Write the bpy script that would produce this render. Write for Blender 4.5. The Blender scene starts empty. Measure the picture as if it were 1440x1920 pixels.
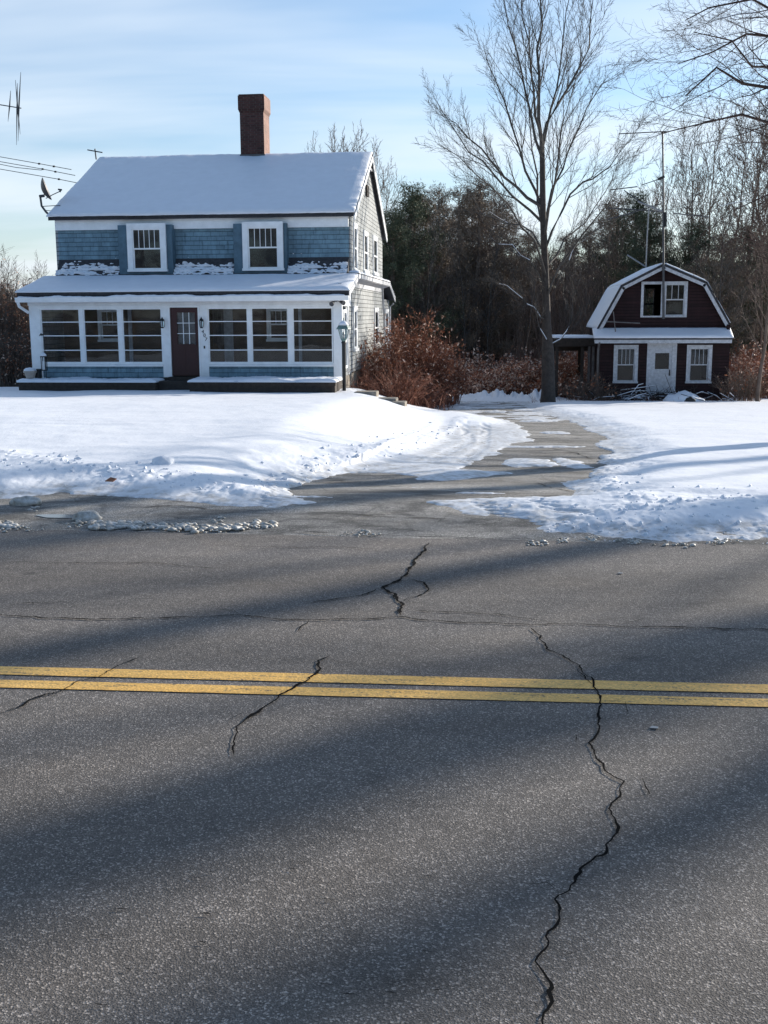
import bpy, math, random
import numpy as np
from mathutils import Vector
R=math.radians
scene=bpy.context.scene; col=scene.collection
# ------------------------------------------------------------ camera
F=2045.; YAW=R(5.93); PIT=R(10.25); RL=.0047
EYE=np.array([0,0,1.69])
FW=np.array([-math.sin(YAW)*math.cos(PIT),math.cos(YAW)*math.cos(PIT),-math.sin(PIT)])
_r=np.array([math.cos(YAW),math.sin(YAW),0]); _u=np.cross(_r,FW)
RT=_r*math.cos(RL)-_u*math.sin(RL); UP=_u*math.cos(RL)+_r*math.sin(RL)
cd=bpy.data.cameras.new('camera'); cam=bpy.data.objects.new('camera',cd); col.objects.link(cam)
from mathutils import Matrix
cam.matrix_world=Matrix(((RT[0],UP[0],-FW[0],EYE[0]),(RT[1],UP[1],-FW[1],EYE[1]),(RT[2],UP[2],-FW[2],EYE[2]),(0,0,0,1)))
cd.sensor_fit='VERTICAL'; cd.sensor_height=24; cd.lens=F/1920*24; cd.clip_start=.1; cd.clip_end=2000
scene.camera=cam
# ------------------------------------------------------------ sun, sky, exposure
SAZ=R(43); SEL=R(17)            # azimuth from +X towards +Y, elevation
SD=Vector((math.cos(SEL)*math.cos(SAZ),math.cos(SEL)*math.sin(SAZ),math.sin(SEL)))
sl=bpy.data.lights.new('sun','SUN'); sl.energy=5.0; sl.angle=R(.7); sl.color=(1,.925,.82)
so=bpy.data.objects.new('sun',sl); col.objects.link(so); so.rotation_euler=SD.to_track_quat('Z','Y').to_euler()
w=bpy.data.worlds.new('World'); scene.world=w; w.use_nodes=True
nt=w.node_tree; N=nt.nodes; L=nt.links; N.clear()
out=N.new('ShaderNodeOutputWorld'); bg=N.new('ShaderNodeBackground'); bg.inputs[1].default_value=.102
sky=N.new('ShaderNodeTexSky'); sky.sky_type='NISHITA'; sky.sun_disc=False; sky.sun_elevation=SEL; sky.sun_rotation=math.pi/2-SAZ
sky.air_density=1.0; sky.dust_density=.6; sky.ozone_density=1.5
tc=N.new('ShaderNodeTexCoord'); sp=N.new('ShaderNodeSeparateXYZ'); L.new(tc.outputs['Generated'],sp.inputs[0])
def M2(op,a,b,nt=nt):
    n=nt.nodes.new('ShaderNodeMath'); n.operation=op
    for i,v in enumerate((a,b)):
        if isinstance(v,(int,float)): n.inputs[i].default_value=v
        else: nt.links.new(v,n.inputs[i])
    return n.outputs[0]
zz=M2('ADD',M2('MAXIMUM',sp.outputs[2],0.),.12)
cb=N.new('ShaderNodeCombineXYZ'); L.new(M2('DIVIDE',sp.outputs[0],zz),cb.inputs[0]); L.new(M2('DIVIDE',sp.outputs[1],zz),cb.inputs[1])
mp=N.new('ShaderNodeMapping'); mp.inputs['Scale'].default_value=(.35,.9,1); mp.inputs['Rotation'].default_value=(0,0,R(-8)); mp.inputs['Location'].default_value=(.3,.62,0); L.new(cb.outputs[0],mp.inputs[0])
nz=N.new('ShaderNodeTexNoise'); nz.inputs['Scale'].default_value=1.1; nz.inputs['Detail'].default_value=5; nz.inputs['Roughness'].default_value=.5; nz.inputs['Distortion'].default_value=.3; L.new(mp.outputs[0],nz.inputs[0])
cr=N.new('ShaderNodeValToRGB'); cr.color_ramp.elements[0].position=.37; cr.color_ramp.elements[0].color=(0,0,0,1); cr.color_ramp.elements[1].position=.62; cr.color_ramp.elements[1].color=(.85,.85,.85,1); L.new(nz.outputs[0],cr.inputs[0])
mx=N.new('ShaderNodeMixRGB'); mx.inputs[2].default_value=(6.0,6.7,7.4,1); fy=N.new('ShaderNodeMapRange'); L.new(sp.outputs[1],fy.inputs[0]); fy.inputs[1].default_value=-.2; fy.inputs[2].default_value=.7; L.new(M2('MULTIPLY',cr.outputs[0],fy.outputs[0]),mx.inputs[0]); tn=N.new('ShaderNodeMixRGB'); tn.blend_type='MULTIPLY'; tn.inputs[0].default_value=1; tn.inputs[2].default_value=(.80,.98,1.16,1); L.new(sky.outputs[0],tn.inputs[1]); L.new(tn.outputs[0],mx.inputs[1])
hz=N.new('ShaderNodeMixRGB'); hz.inputs[2].default_value=(5.9,6.0,6.4,1); L.new(M2('MULTIPLY',M2('POWER',2.718,M2('MULTIPLY',M2('MAXIMUM',sp.outputs[2],0.),-9.)),.6),hz.inputs[0]); L.new(mx.outputs[0],hz.inputs[1]); L.new(hz.outputs[0],bg.inputs[0]); L.new(bg.outputs[0],out.inputs[0])
vs=scene.view_settings; vs.view_transform='Standard'; vs.look='None'; vs.exposure=.60; vs.gamma=1
# ------------------------------------------------------------ layout helpers
def ray(px,py): return FW+RT*(px-720)/F-UP*(py-960)/F
def aY(px,py,Y): d=ray(px,py); return EYE+d*(Y/d[1])
def aX(px,py,X): d=ray(px,py); return EYE+d*(X/d[0])
def aZ(px,py,Z): d=ray(px,py); return EYE+d*((Z-EYE[2])/d[2])
def sst(a,b,x):
    t=np.clip((x-a)/(b-a),0,1); return t*t*(3-2*t)
def _h(ix,iy,s):
    n=(ix.astype(np.int64)*374761393+iy.astype(np.int64)*668265263+s*2147483647)&0xffffffff
    n=((n^(n>>13))*1274126177)&0xffffffff
    return ((n^(n>>16))&0xffff)/65535.
def vn(x,y,s=0):
    x=np.asarray(x,float);y=np.asarray(y,float); ix=np.floor(x);iy=np.floor(y);fx=x-ix;fy=y-iy
    fx=fx*fx*(3-2*fx);fy=fy*fy*(3-2*fy)
    a=_h(ix,iy,s);b=_h(ix+1,iy,s);c=_h(ix,iy+1,s);d=_h(ix+1,iy+1,s)
    return (a*(1-fx)+b*fx)*(1-fy)+(c*(1-fx)+d*fx)*fy
def fb(x,y,s=0,o=4):
    r=0;a=.5
    for i in range(o): r=r+a*vn(x,y,s+i*7); x=np.asarray(x)*2.03+5.1;y=np.asarray(y)*2.01+3.7;a*=.5
    return r/(1-.5**o)-.5
def zd(Y): Y=np.asarray(Y,float); return -.0505*(np.clip(Y,9.0,58)-9.0)*sst(9,12,Y)
def zl(Y): return np.interp(Y,[9,12,16,20,25,29,33,38,48,60],[0,.04,.04,-.06,-.33,-.54,-.62,-.98,-1.7,-2.4])
def xe(Y): return np.interp(Y,[8,10,12,14,18,22,26,30,34,38,60],[-2.3,-2.2,-2.0,-1.4,-1.1,-.95,-1.05,-1.6,-2.2,-3,-3])
def hh(X,Y):
    X=np.asarray(X,float);Y=np.asarray(Y,float)
    wd=np.interp(Y,[8,14,22,30,40],[1.2,1.8,2.6,2.4,2.5])
    m=1-sst(0,1,(X-(xe(Y)-wd))/wd)
    return zd(Y)*(1-m)+zl(Y)*m
def ground_at(px,py):
    d=ray(px,py); t=3.
    for i in range(6000):
        p=EYE+d*t
        if p[2]<=float(hh(p[0],p[1])): break
        t+=.02 if p[1]<60 else .1
    return p
# ------------------------------------------------------------ tagging / mesh builder
def tag(o,label=None,cat=None,group=None,kind=None):
    if label:o['label']=label
    if cat:o['category']=cat
    if group:o['group']=group
    if kind:o['kind']=kind
    return o
def thing(name,loc,label,cat,group=None):
    o=bpy.data.objects.new(name,None); col.objects.link(o); o.location=tuple(float(v) for v in loc); o.empty_display_size=.2
    return tag(o,label,cat,group)
def root_of(o):
    while o.parent: o=o.parent
    return o
def link_mesh(name,V,Fc,mat,parent=None,smooth=False,mats=None,midx=None,loc=None):
    V=np.asarray(V,float)
    if parent is not None: V=V-np.array(root_of(parent).location)
    elif loc is not None: V=V-np.array(loc)
    me=bpy.data.meshes.new(name)
    if isinstance(Fc,np.ndarray):
        nf,k=Fc.shape; me.vertices.add(len(V)); me.vertices.foreach_set('co',V.ravel())
        me.loops.add(nf*k); me.loops.foreach_set('vertex_index',Fc.ravel().astype(np.int32))
        me.polygons.add(nf); me.polygons.foreach_set('loop_start',np.arange(0,nf*k,k,dtype=np.int32))
        try: me.polygons.foreach_set('loop_total',np.full(nf,k,dtype=np.int32))
        except Exception: pass
        me.update(calc_edges=True)
    else: me.from_pydata(V.tolist(),[],Fc)
    for m in (mats or [mat]): me.materials.append(m)
    if midx is not None: me.polygons.foreach_set('material_index',np.asarray(midx,dtype=np.int32))
    if smooth: me.polygons.foreach_set('use_smooth',np.ones(len(me.polygons),bool))
    me.update()
    o=bpy.data.objects.new(name,me); col.objects.link(o)
    if parent is not None: o.parent=parent
    elif loc is not None: o.location=tuple(float(v) for v in loc)
    return o
class MB:
    def __init__(s): s.v=[];s.f=[]
    def add(s,vs,fs):
        b=len(s.v); s.v+= [tuple(map(float,p)) for p in vs]; s.f+=[tuple(b+i for i in f) for f in fs]; return s
    def box(s,x0,x1,y0,y1,z0,z1):
        return s.add([(x0,y0,z0),(x1,y0,z0),(x1,y1,z0),(x0,y1,z0),(x0,y0,z1),(x1,y0,z1),(x1,y1,z1),(x0,y1,z1)],
          [(0,3,2,1),(4,5,6,7),(0,1,5,4),(1,2,6,5),(2,3,7,6),(3,0,4,7)])
    def prism(s,poly,vec):
        n=len(poly); a=[Vector(map(float,p)) for p in poly]; vec=Vector(map(float,vec)); b=[p+vec for p in a]
        fs=[tuple(range(n))[::-1],tuple(range(n,2*n))]+[(i,(i+1)%n,n+(i+1)%n,n+i) for i in range(n)]
        return s.add(a+b,fs)
    def tube(s,pts,r,k=6):
        pts=[Vector(map(float,p)) for p in pts]
        if isinstance(r,(int,float)): r=[r]*len(pts)
        vs=[];fs=[]
        for i,p in enumerate(pts):
            t=(pts[min(i+1,len(pts)-1)]-pts[max(i-1,0)]).normalized()
            ref=Vector((0,0,1)) if abs(t.z)<.9 else Vector((1,0,0))
            a=t.cross(ref).normalized(); b=t.cross(a)
            for j in range(k):
                an=2*math.pi*j/k; vs.append(p+(a*math.cos(an)+b*math.sin(an))*r[i])
        for i in range(len(pts)-1):
            for j in range(k): fs.append((i*k+j,i*k+(j+1)%k,(i+1)*k+(j+1)%k,(i+1)*k+j))
        fs.append(tuple(range(k))[::-1]); fs.append(tuple((len(pts)-1)*k+j for j in range(k)))
        return s.add(vs,fs)
    def lathe(s,c,prof,k=14):
        return s.tube([(c[0],c[1],c[2]+z) for r,z in prof],[max(r,.0005) for r,z in prof],k) if all(prof[i+1][1]>prof[i][1] for i in range(len(prof)-1)) else s
    def build(s,name,mat,parent=None,smooth=False,loc=None): return link_mesh(name,s.v,s.f,mat,parent,smooth,loc=loc)
# ------------------------------------------------------------ materials
class NT:
    def __init__(s,name):
        s.m=bpy.data.materials.new(name); s.m.use_nodes=True; s.t=s.m.node_tree; s.b=s.t.nodes['Principled BSDF']; s.o=s.t.nodes['Material Output']
        s.tc=s.t.nodes.new('ShaderNodeTexCoord')
    def n(s,t): return s.t.nodes.new(t)
    def l(s,a,b): s.t.links.new(a,b)
    def vec(s,scale=(1,1,1),rot=(0,0,0)):
        m=s.n('ShaderNodeMapping'); m.inputs['Scale'].default_value=scale; m.inputs['Rotation'].default_value=rot; s.l(s.tc.outputs['Object'],m.inputs[0]); return m.outputs[0]
    def noise(s,scale,vec=None,detail=4,rough=.55,dist=0):
        n=s.n('ShaderNodeTexNoise'); n.inputs['Scale'].default_value=scale; n.inputs['Detail'].default_value=detail; n.inputs['Roughness'].default_value=rough; n.inputs['Distortion'].default_value=dist
        s.l(vec if vec is not None else s.vec(),n.inputs[0]); return n.outputs[0]
    def vor(s,scale,out='Distance',vec=None,feat='F1'):
        n=s.n('ShaderNodeTexVoronoi'); n.feature=feat; n.inputs['Scale'].default_value=scale; s.l(vec if vec is not None else s.vec(),n.inputs[0]); return n.outputs[out]
    def ramp(s,f,stops):
        n=s.n('ShaderNodeValToRGB'); e=n.color_ramp.elements
        while len(e)<len(stops): e.new(.5)
        for i,(p,c) in enumerate(stops):
            e[i].position=p; e[i].color=(c if len(c)==4 else (*c,1)) if not isinstance(c,(int,float)) else (c,c,c,1)
        s.l(f,n.inputs[0]); return n.outputs[0]
    def mix(s,f,a,b,mode='MIX'):
        n=s.n('ShaderNodeMixRGB'); n.blend_type=mode
        for i,v in enumerate((f,a,b)):
            if isinstance(v,(int,float)): n.inputs[i].default_value=v if i==0 else (v,v,v,1)
            elif isinstance(v,tuple): n.inputs[i].default_value=(*v[:3],1)
            else: s.l(v,n.inputs[i])
        return n.outputs[0]
    def math(s,op,a,b=0): return M2(op,a,b,s.t)
    def bump(s,h,st=.3,dist=.02,prev=None):
        n=s.n('ShaderNodeBump'); n.inputs['Strength'].default_value=st; n.inputs['Distance'].default_value=dist; s.l(h,n.inputs['Height'])
        if prev is not None: s.l(prev,n.inputs['Normal'])
        s.l(n.outputs[0],s.b.inputs['Normal']); return n.outputs[0]
    def col(s,c,rough=.8,metal=0,spec=.5):
        if isinstance(c,tuple): s.b.inputs['Base Color'].default_value=(*c[:3],1)
        else: s.l(c,s.b.inputs['Base Color'])
        s.b.inputs['Roughness'].default_value=rough; s.b.inputs['Metallic'].default_value=metal
        s.b.inputs['Specular IOR Level'].default_value=spec; return s
def plain(name,c,rough=.7,var=.25,scale=6,metal=0,bump=.15,spec=.4,bscale=30):
    t=NT(name); d=tuple(x*(1-var) for x in c); u=tuple(min(1,x*(1+var)) for x in c)
    t.col(t.ramp(t.noise(scale,detail=6,rough=.65),[(.3,d),(.7,u)]),rough,metal,spec)
    if bump: t.bump(t.noise(bscale,detail=5),bump,.01)
    return t.m
def m_snow(name='snow_material',c=(.84,.86,.90),scale=1.):
    t=NT(name); t.col(t.ramp(t.noise(3*scale,detail=5),[(.3,tuple(x*.95 for x in c)),(.7,c)]),.55,0,.35)
    b=t.bump(t.noise(14*scale,detail=6,rough=.6),.35,.02); t.bump(t.noise(140*scale,detail=2),.25,.004,b)
    t.b.inputs['Subsurface Weight'].default_value=0
    return t.m
SNOW=m_snow()
def m_dirtysnow():
    t=NT('dirty_snow'); f=t.noise(9,detail=6,rough=.7)
    t.col(t.ramp(f,[(.34,(.16,.14,.11)),(.5,(.5,.47,.42)),(.66,(.72,.70,.66))]),.5); t.bump(t.noise(40,detail=5),.5,.02); return t.m
DSNOW=m_dirtysnow()
def m_ground_snow():
    # thin driven-over snow turns greyer and icier than deep snow; 'depth' is stored per vertex
    t=NT('lawn_snow'); a=t.n('ShaderNodeAttribute'); a.attribute_name='depth'
    base=t.ramp(t.noise(2.5,detail=6),[(.3,(.84,.85,.875)),(.7,(.90,.905,.925))])
    g=t.noise(7,detail=8,rough=.7)
    thin=t.ramp(g,[(.36,(.40,.38,.35)),(.52,(.66,.67,.69)),(.66,(.80,.82,.85))])
    t.col(t.mix(t.ramp(a.outputs['Fac'],[(.25,0.),(.6,1.)]),thin,base),.5,0,.4)
    b=t.bump(t.noise(16,detail=6,rough=.6),.3,.02); t.bump(t.noise(150,detail=2),.3,.004,b); return t.m
GSNOW=m_ground_snow()
def m_asphalt(name,base,tint,spread=1.,wear=True):
    t=NT(name); drive=name.startswith('drive')
    c1=t.vor(185,'Color'); cell=t.n('ShaderNodeSeparateColor'); t.l(c1,cell.inputs[0])
    c2=t.vor(330,'Color'); cell2=t.n('ShaderNodeSeparateColor'); t.l(c2,cell2.inputs[0])
    s1=t.ramp(cell.outputs[0],[(0,.38),(.55,.78),(.83,1.3),(.96,4.2)])
    s2=t.ramp(cell2.outputs[0],[(0,.5),(.6,.95),(.9,1.4),(1,2.4)])
    for r in (s1,s2): r.node.color_ramp.interpolation='LINEAR'
    v=t.mix(.5,s1,s2)
    big=t.ramp(t.noise(.8,vec=t.vec((.35,1.2,1)),detail=6,rough=.6),[(.3,tuple(x*.86 for x in base)),(.7,tuple(x*1.16 for x in base))])
    mid=t.ramp(t.noise(9,detail=5,rough=.7),[(.35,.88),(.65,1.1)])
    cc=t.mix(1,t.mix(1,big,v,'MULTIPLY'),mid,'MULTIPLY')
    lane=t.noise(.55,vec=t.vec((.10,1.5,1)),detail=4,rough=.5); cc=t.mix(1,cc,t.ramp(lane,[(.35,.76),(.62,1.2)]),'MULTIPLY')
    stain=t.noise(2.3,vec=t.vec((.5,1,1)),detail=7,rough=.7,dist=.5); cc=t.mix(1,cc,t.ramp(stain,[(.28,.62),(.40,1.),(.62,1.),(.74,1.28)]),'MULTIPLY')
    drip=t.vor(1.1,'Distance'); cc=t.mix(1,cc,t.ramp(drip,[(.0,.45),(.045,.8),(.07,1.)]),'MULTIPLY')
    if drive:   # high-contrast dark and pale mottling, and alligatored old paving
        mottle=t.noise(1.4,vec=t.vec((.6,1.3,1)),detail=8,rough=.72,dist=.8); cc=t.mix(1,cc,t.ramp(mottle,[(.40,.42),(.47,.8),(.52,1.),(.70,1.25)]),'MULTIPLY')
        al=t.vor(2.3,'Distance',feat='DISTANCE_TO_EDGE',vec=t.vec((.6,.9,1),(0,0,.5))); cc=t.mix(1,cc,t.ramp(al,[(.0,.66),(.012,.85),(.022,1.)]),'MULTIPLY')
    st=t.noise(1.7,vec=t.vec((1,1,1)),detail=5,rough=.6,dist=.4)
    cc=t.mix(t.ramp(st,[(.5,0.),(.8,.55)]),cc,t.mix(1,cc,tint,'MULTIPLY'))
    t.col(cc,.78,0,.3)
    h=t.vor(185,'Distance'); b=t.bump(h,.5*spread,.0035); h2=t.noise(300,detail=2); t.bump(h2,.4,.003,b)
    return t.m
ROADM=m_asphalt('road_asphalt',(.148,.132,.118),(1.08,1.01,.92))
DRIVEM=m_asphalt('driveway_asphalt',(.235,.222,.203),(1.18,1.06,.88),1.2)
CRACKM=plain('crack_filler',(.008,.008,.008),1,.2,20,bump=0,spec=.05)
def m_yellow():
    t=NT('road_paint'); c=t.ramp(t.noise(5,vec=t.vec((.4,2,1)),detail=6,rough=.6),[(.3,(.76,.43,.10)),(.7,(.88,.53,.15))])
    cell=t.n('ShaderNodeSeparateColor'); t.l(t.vor(110,'Color'),cell.inputs[0])
    k=t.ramp(cell.outputs[0],[(0,.8),(.8,1.05),(1,1.25)]); c=t.mix(1,c,k,'MULTIPLY')
    wn=t.noise(60,detail=4,rough=.7); wl=t.noise(6,vec=t.vec((.5,6,1)),detail=5,rough=.7)
    wear=t.ramp(t.mix(.5,wn,wl),[(.54,0.),(.61,.9)])
    t.col(t.mix(wear,c,(.07,.065,.06)),.6,0,.35); t.bump(t.vor(95,'Distance'),.35,.004); return t.m
YEL=m_yellow()
def m_shingle(name,c,gap,axis,row=.137,wid=.18,var=.25,stain=None):
    t=NT(name); s=t.n('ShaderNodeSeparateXYZ'); t.l(t.tc.outputs['Object'],s.inputs[0]); cbn=t.n('ShaderNodeCombineXYZ')
    t.l(s.outputs[0 if axis=='x' else 1],cbn.inputs[0]); t.l(s.outputs[2],cbn.inputs[1])
    br=t.n('ShaderNodeTexBrick'); t.l(cbn.outputs[0],br.inputs[0]); br.inputs['Scale'].default_value=1; br.inputs['Brick Width'].default_value=wid; br.inputs['Row Height'].default_value=row
    br.inputs['Mortar Size'].default_value=.007; br.inputs['Mortar Smooth'].default_value=.3; br.offset=.37; br.squash=1
    br.inputs['Color1'].default_value=(*[x*(1-var) for x in c],1); br.inputs['Color2'].default_value=(*[min(1,x*(1+var)) for x in c],1); br.inputs['Mortar'].default_value=(*gap,1)
    cc=br.outputs[0]; n=t.noise(3.5,vec=t.vec((1,1,.6)),detail=7,rough=.7)
    cc=t.mix(1,cc,t.ramp(n,[(.3,.68),(.7,1.22)]),'MULTIPLY')
    if stain: cc=t.mix(t.ramp(t.noise(5,vec=t.vec((2,2,.35)),detail=6,rough=.7),[(.55,0.),(.75,.7)]),cc,stain)
    t.col(cc,.75,0,.3)
    # each course laps over the one below: saw-tooth height per row plus joints
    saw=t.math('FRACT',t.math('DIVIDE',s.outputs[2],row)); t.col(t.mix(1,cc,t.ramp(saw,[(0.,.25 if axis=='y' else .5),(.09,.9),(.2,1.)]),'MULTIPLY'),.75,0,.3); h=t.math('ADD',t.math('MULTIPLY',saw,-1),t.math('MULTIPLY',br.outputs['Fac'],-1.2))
    b=t.bump(h,.9,.014); t.bump(t.noise(70,vec=t.vec((1,1,.15)),detail=3),.25,.006,b); return t.m
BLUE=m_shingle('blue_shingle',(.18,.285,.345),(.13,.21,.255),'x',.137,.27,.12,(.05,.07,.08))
BLUEC=plain('blue_painted_board',(.09,.155,.20),.7,.25,4)
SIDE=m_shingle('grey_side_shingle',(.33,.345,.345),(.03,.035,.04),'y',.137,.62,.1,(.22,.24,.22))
BRICK_SHADED=m_shingle('chimney_brick_shaded',(.085,.036,.030),(.18,.145,.13),'x',.075,.21,.3)  # front brick darkened: its shade is put into the colour
BRICK_SUNLIT=m_shingle('chimney_brick_sunlit_side',(.27,.14,.105),(.36,.30,.26),'y',.075,.21,.2)  # same brick paler: sunlight on the side faces is put into the colour
STONE=plain('foundation_stone',(.27,.235,.19),.85,.4,5,bump=.5)
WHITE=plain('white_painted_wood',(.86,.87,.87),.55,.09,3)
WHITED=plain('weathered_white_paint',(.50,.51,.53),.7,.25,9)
DARK=plain('dark_roof_edge',(.03,.03,.035),.7,.3)
SHGL=plain('asphalt_shingle_roof',(.05,.05,.055),.85,.35,12)
REDD=plain('maroon_door_paint',(.036,.0065,.0075),.42,.15,3,bump=.08)
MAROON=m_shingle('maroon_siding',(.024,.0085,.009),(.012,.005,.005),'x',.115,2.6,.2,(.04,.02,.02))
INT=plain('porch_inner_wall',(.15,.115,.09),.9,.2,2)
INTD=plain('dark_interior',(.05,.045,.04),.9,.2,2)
CURT=plain('curtain_fabric',(.20,.185,.175),.9,.2,8)
BLACK=plain('black_metal',(.015,.016,.017),.45,.2,bump=.05)
GREENM=plain('verdigris_metal',(.14,.22,.20),.5,.3,12)
METAL=plain('dull_metal',(.10,.10,.105),.45,.2,metal=.6)
TUBEW=plain('pale_metal_tube',(.32,.32,.32),.4,.15,metal=.3)
WOODD=plain('weathered_timber',(.045,.035,.028),.85,.35,8)
TIMB=plain('grey_timber_post',(.14,.13,.125),.85,.3,8)
POTM=plain('pale_clay_pot',(.42,.36,.31),.8,.15)
BARK=plain('maple_bark',(.062,.052,.045),.95,.4,7,bump=.8,bscale=18)
UNDER=plain('understorey_twigs',(.34,.25,.20),.95,.4,3,bump=0)
BARKF=plain('woodland_bark',(.15,.112,.088),.95,.35,3,bump=0)
BARKR=plain('reddish_twig_bark',(.085,.055,.045),.95,.3,3,bump=0)
BARKG=plain('greyish_bark',(.085,.076,.068),.95,.35,3,bump=0)
NEED=plain('pine_needles',(.085,.098,.055),.8,.5,1.5,bump=0)
NEED2=plain('brownish_evergreen_needles',(.20,.15,.105),.8,.5,1.5,bump=0)
SHADE=plain('grey_roller_blind',(.07,.065,.06),.9,.2,8)
LEAFB=plain('russet_dead_leaf',(.36,.145,.075),.8,.55,1.3,bump=0)
LEAFP=plain('pale_dead_leaf',(.70,.50,.38),.8,.4,1.5,bump=0)
STEMB=plain('brown_cane',(.20,.085,.055),.85,.4,3,bump=0)
def m_glass(tint=(.9,.93,.95)):
    t=NT('window_glass'); g=t.n('ShaderNodeBsdfGlossy'); g.inputs['Roughness'].default_value=.02; tr=t.n('ShaderNodeBsdfTransparent'); tr.inputs[0].default_value=(*tint,1)
    fr=t.n('ShaderNodeFresnel'); fr.inputs[0].default_value=1.45; f=t.math('MULTIPLY',fr.outputs[0],.6)
    bm=t.n('ShaderNodeBump'); bm.inputs['Strength'].default_value=.06; bm.inputs['Distance'].default_value=.05; t.l(t.noise(1.6,detail=1),bm.inputs['Height']); t.l(bm.outputs[0],g.inputs['Normal'])
    ms=t.n('ShaderNodeMixShader'); t.l(f,ms.inputs[0]); t.l(tr.outputs[0],ms.inputs[1]); t.l(g.outputs[0],ms.inputs[2]); t.l(ms.outputs[0],t.o.inputs[0]); return t.m
GLASS=m_glass()
def m_bare():
    t=NT('winter_ground'); n=t.noise(.9,detail=8,rough=.7)
    t.col(t.ramp(n,[(.42,(.10,.07,.05)),(.52,(.3,.26,.22)),(.6,(.78,.8,.84))]),.85); t.bump(t.noise(5,detail=8,rough=.7),.8,.15); return t.m
GRND=m_bare()

# ============================================================ GROUND
def grid(X,Y,Z,name,mat,keep=None,attr=None,smooth=True):
    n,m=X.shape; idx=np.arange(n*m).reshape(n,m)
    Fc=np.stack([idx[:-1,:-1],idx[:-1,1:],idx[1:,1:],idx[1:,:-1]],-1).reshape(-1,4)
    V=np.stack([X,Y,Z],-1).reshape(-1,3)
    if keep is not None:
        k=keep.reshape(-1)[Fc].any(1); Fc=Fc[k]
        used=np.unique(Fc); re=np.full(n*m,-1); re[used]=np.arange(len(used)); Fc=re[Fc]; V=V[used]
    else: used=np.arange(n*m)
    o=link_mesh(name,V,Fc,mat,smooth=smooth)
    if attr is not None:
        a=o.data.attributes.new('depth','FLOAT','POINT'); a.data.foreach_set('value',attr.reshape(-1)[used].astype(np.float32))
    tag(o,kind='structure'); return o
# wide base sheet to the horizon
gx=np.concatenate([[-900,-300,-120,-60],np.linspace(-40,40,81),[60,120,300,900]]); gy=np.concatenate([[-900,-300,-100,-40,-15,-4,0,4,8.0],np.linspace(8.5,62,70),[80,120,300,900]])
GX,GY=np.meshgrid(gx,gy); GZ=hh(GX,GY)-.12+np.where((GY>62),-.3,0); GZ=np.where(GY<8.3,-.06,GZ)
grid(GX,GY,GZ,'ground',GRND)
# road
rx=np.linspace(-160,160,1601); ed=8.24+.09*fb(rx*1.3,rx*0,3)+.05*fb(rx*7,rx*0,9)-.022*(rx+1)*(np.abs(rx)<8)
ys=np.array([-3.2,0,3,6,7.5,1.]); RX,RY=np.meshgrid(rx,ys); RY[5]=ed; RZ=np.where(RY>8,-.004,0.)+RX*0
V=np.stack([RX,RY,RZ],-1).reshape(-1,3); grid(RX,RY,RZ,'road',ROADM,smooth=False)
for y0,y1 in ((4.635,4.742),(4.815,4.935)):
    xs=np.linspace(-160,160,3201); e0=y0+.004*fb(xs*4,xs*0,5)+.004*fb(xs*25,xs*0,6); e1=y1+.004*fb(xs*4,xs*0,7)+.004*fb(xs*25,xs*0,8)
    # the lines run a hair off the sheet's own axis like the photographed ones
    tl_=.016*(np.clip(xs,-12,12)+.57); XX=np.stack([xs,xs]); YY=np.stack([e0+tl_,e1+tl_]); grid(XX,YY,XX*0+.004,'center_line',YEL,smooth=False)
# cracks: thin jagged ribbons of open dark joint
CR=[([(993,1177),(1027,1217),(1060,1238),(1090,1255),(1115,1280),(1120,1305),(1120,1327),(1132,1357),(1107,1395),(1140,1450),(1160,1470),(1158,1495),(1147,1520),(1155,1560),(1130,1595),(1085,1632),(1065,1670),(1045,1687),(1050,1732),(1035,1772),(1017,1810),(1037,1850),(1020,1875),(1014,1900),(1018,1990)],.0105),
([(-250,1125),(0,1152),(60,1157),(120,1162),(180,1163),(330,1160),(430,1155),(500,1160),(580,1163),(680,1163),(750,1158),(850,1167),(930,1171),(1000,1173),(1090,1172),(1240,1177),(1440,1182),(1800,1195)],.0075),
([(805,1018),(795,1035),(768,1065),(765,1078),(720,1103),(740,1117),(753,1130),(753,1155)],.013),
([(765,1085),(790,1092),(803,1103),(795,1115),(770,1122),(757,1127)],.009),([(720,1103),(680,1118),(575,1132)],.007),
([(580,1163),(563,1183)],.008),([(622,1228),(605,1240),(600,1255),(570,1280),(540,1297),(500,1327),(460,1350),(445,1365),(442,1395),(437,1420)],.0085),
([(262,1232),(215,1255),(190,1270),(150,1280),(120,1298),(60,1315),(0,1340)],.006),
([(758,1147),(860,1150),(940,1155),(1000,1165),(1040,1170)],.006),([(0,1055),(80,1058),(180,1056),(290,1055),(350,1063),(420,1067)],.006),
([(0,1137),(70,1131),(150,1128)],.005),([(1090,1255),(1096,1275),(1112,1288)],.007),([(1130,1595),(1128,1607),(1100,1630)],.006),([(950,1175),(975,1183)],.005),
([(440,1026),(560,1028),(640,1026),(715,1030)],.005),([(1160,1173),(1215,1160)],.004)]
rg=random.Random(4); cv=[];cf=[]
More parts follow.
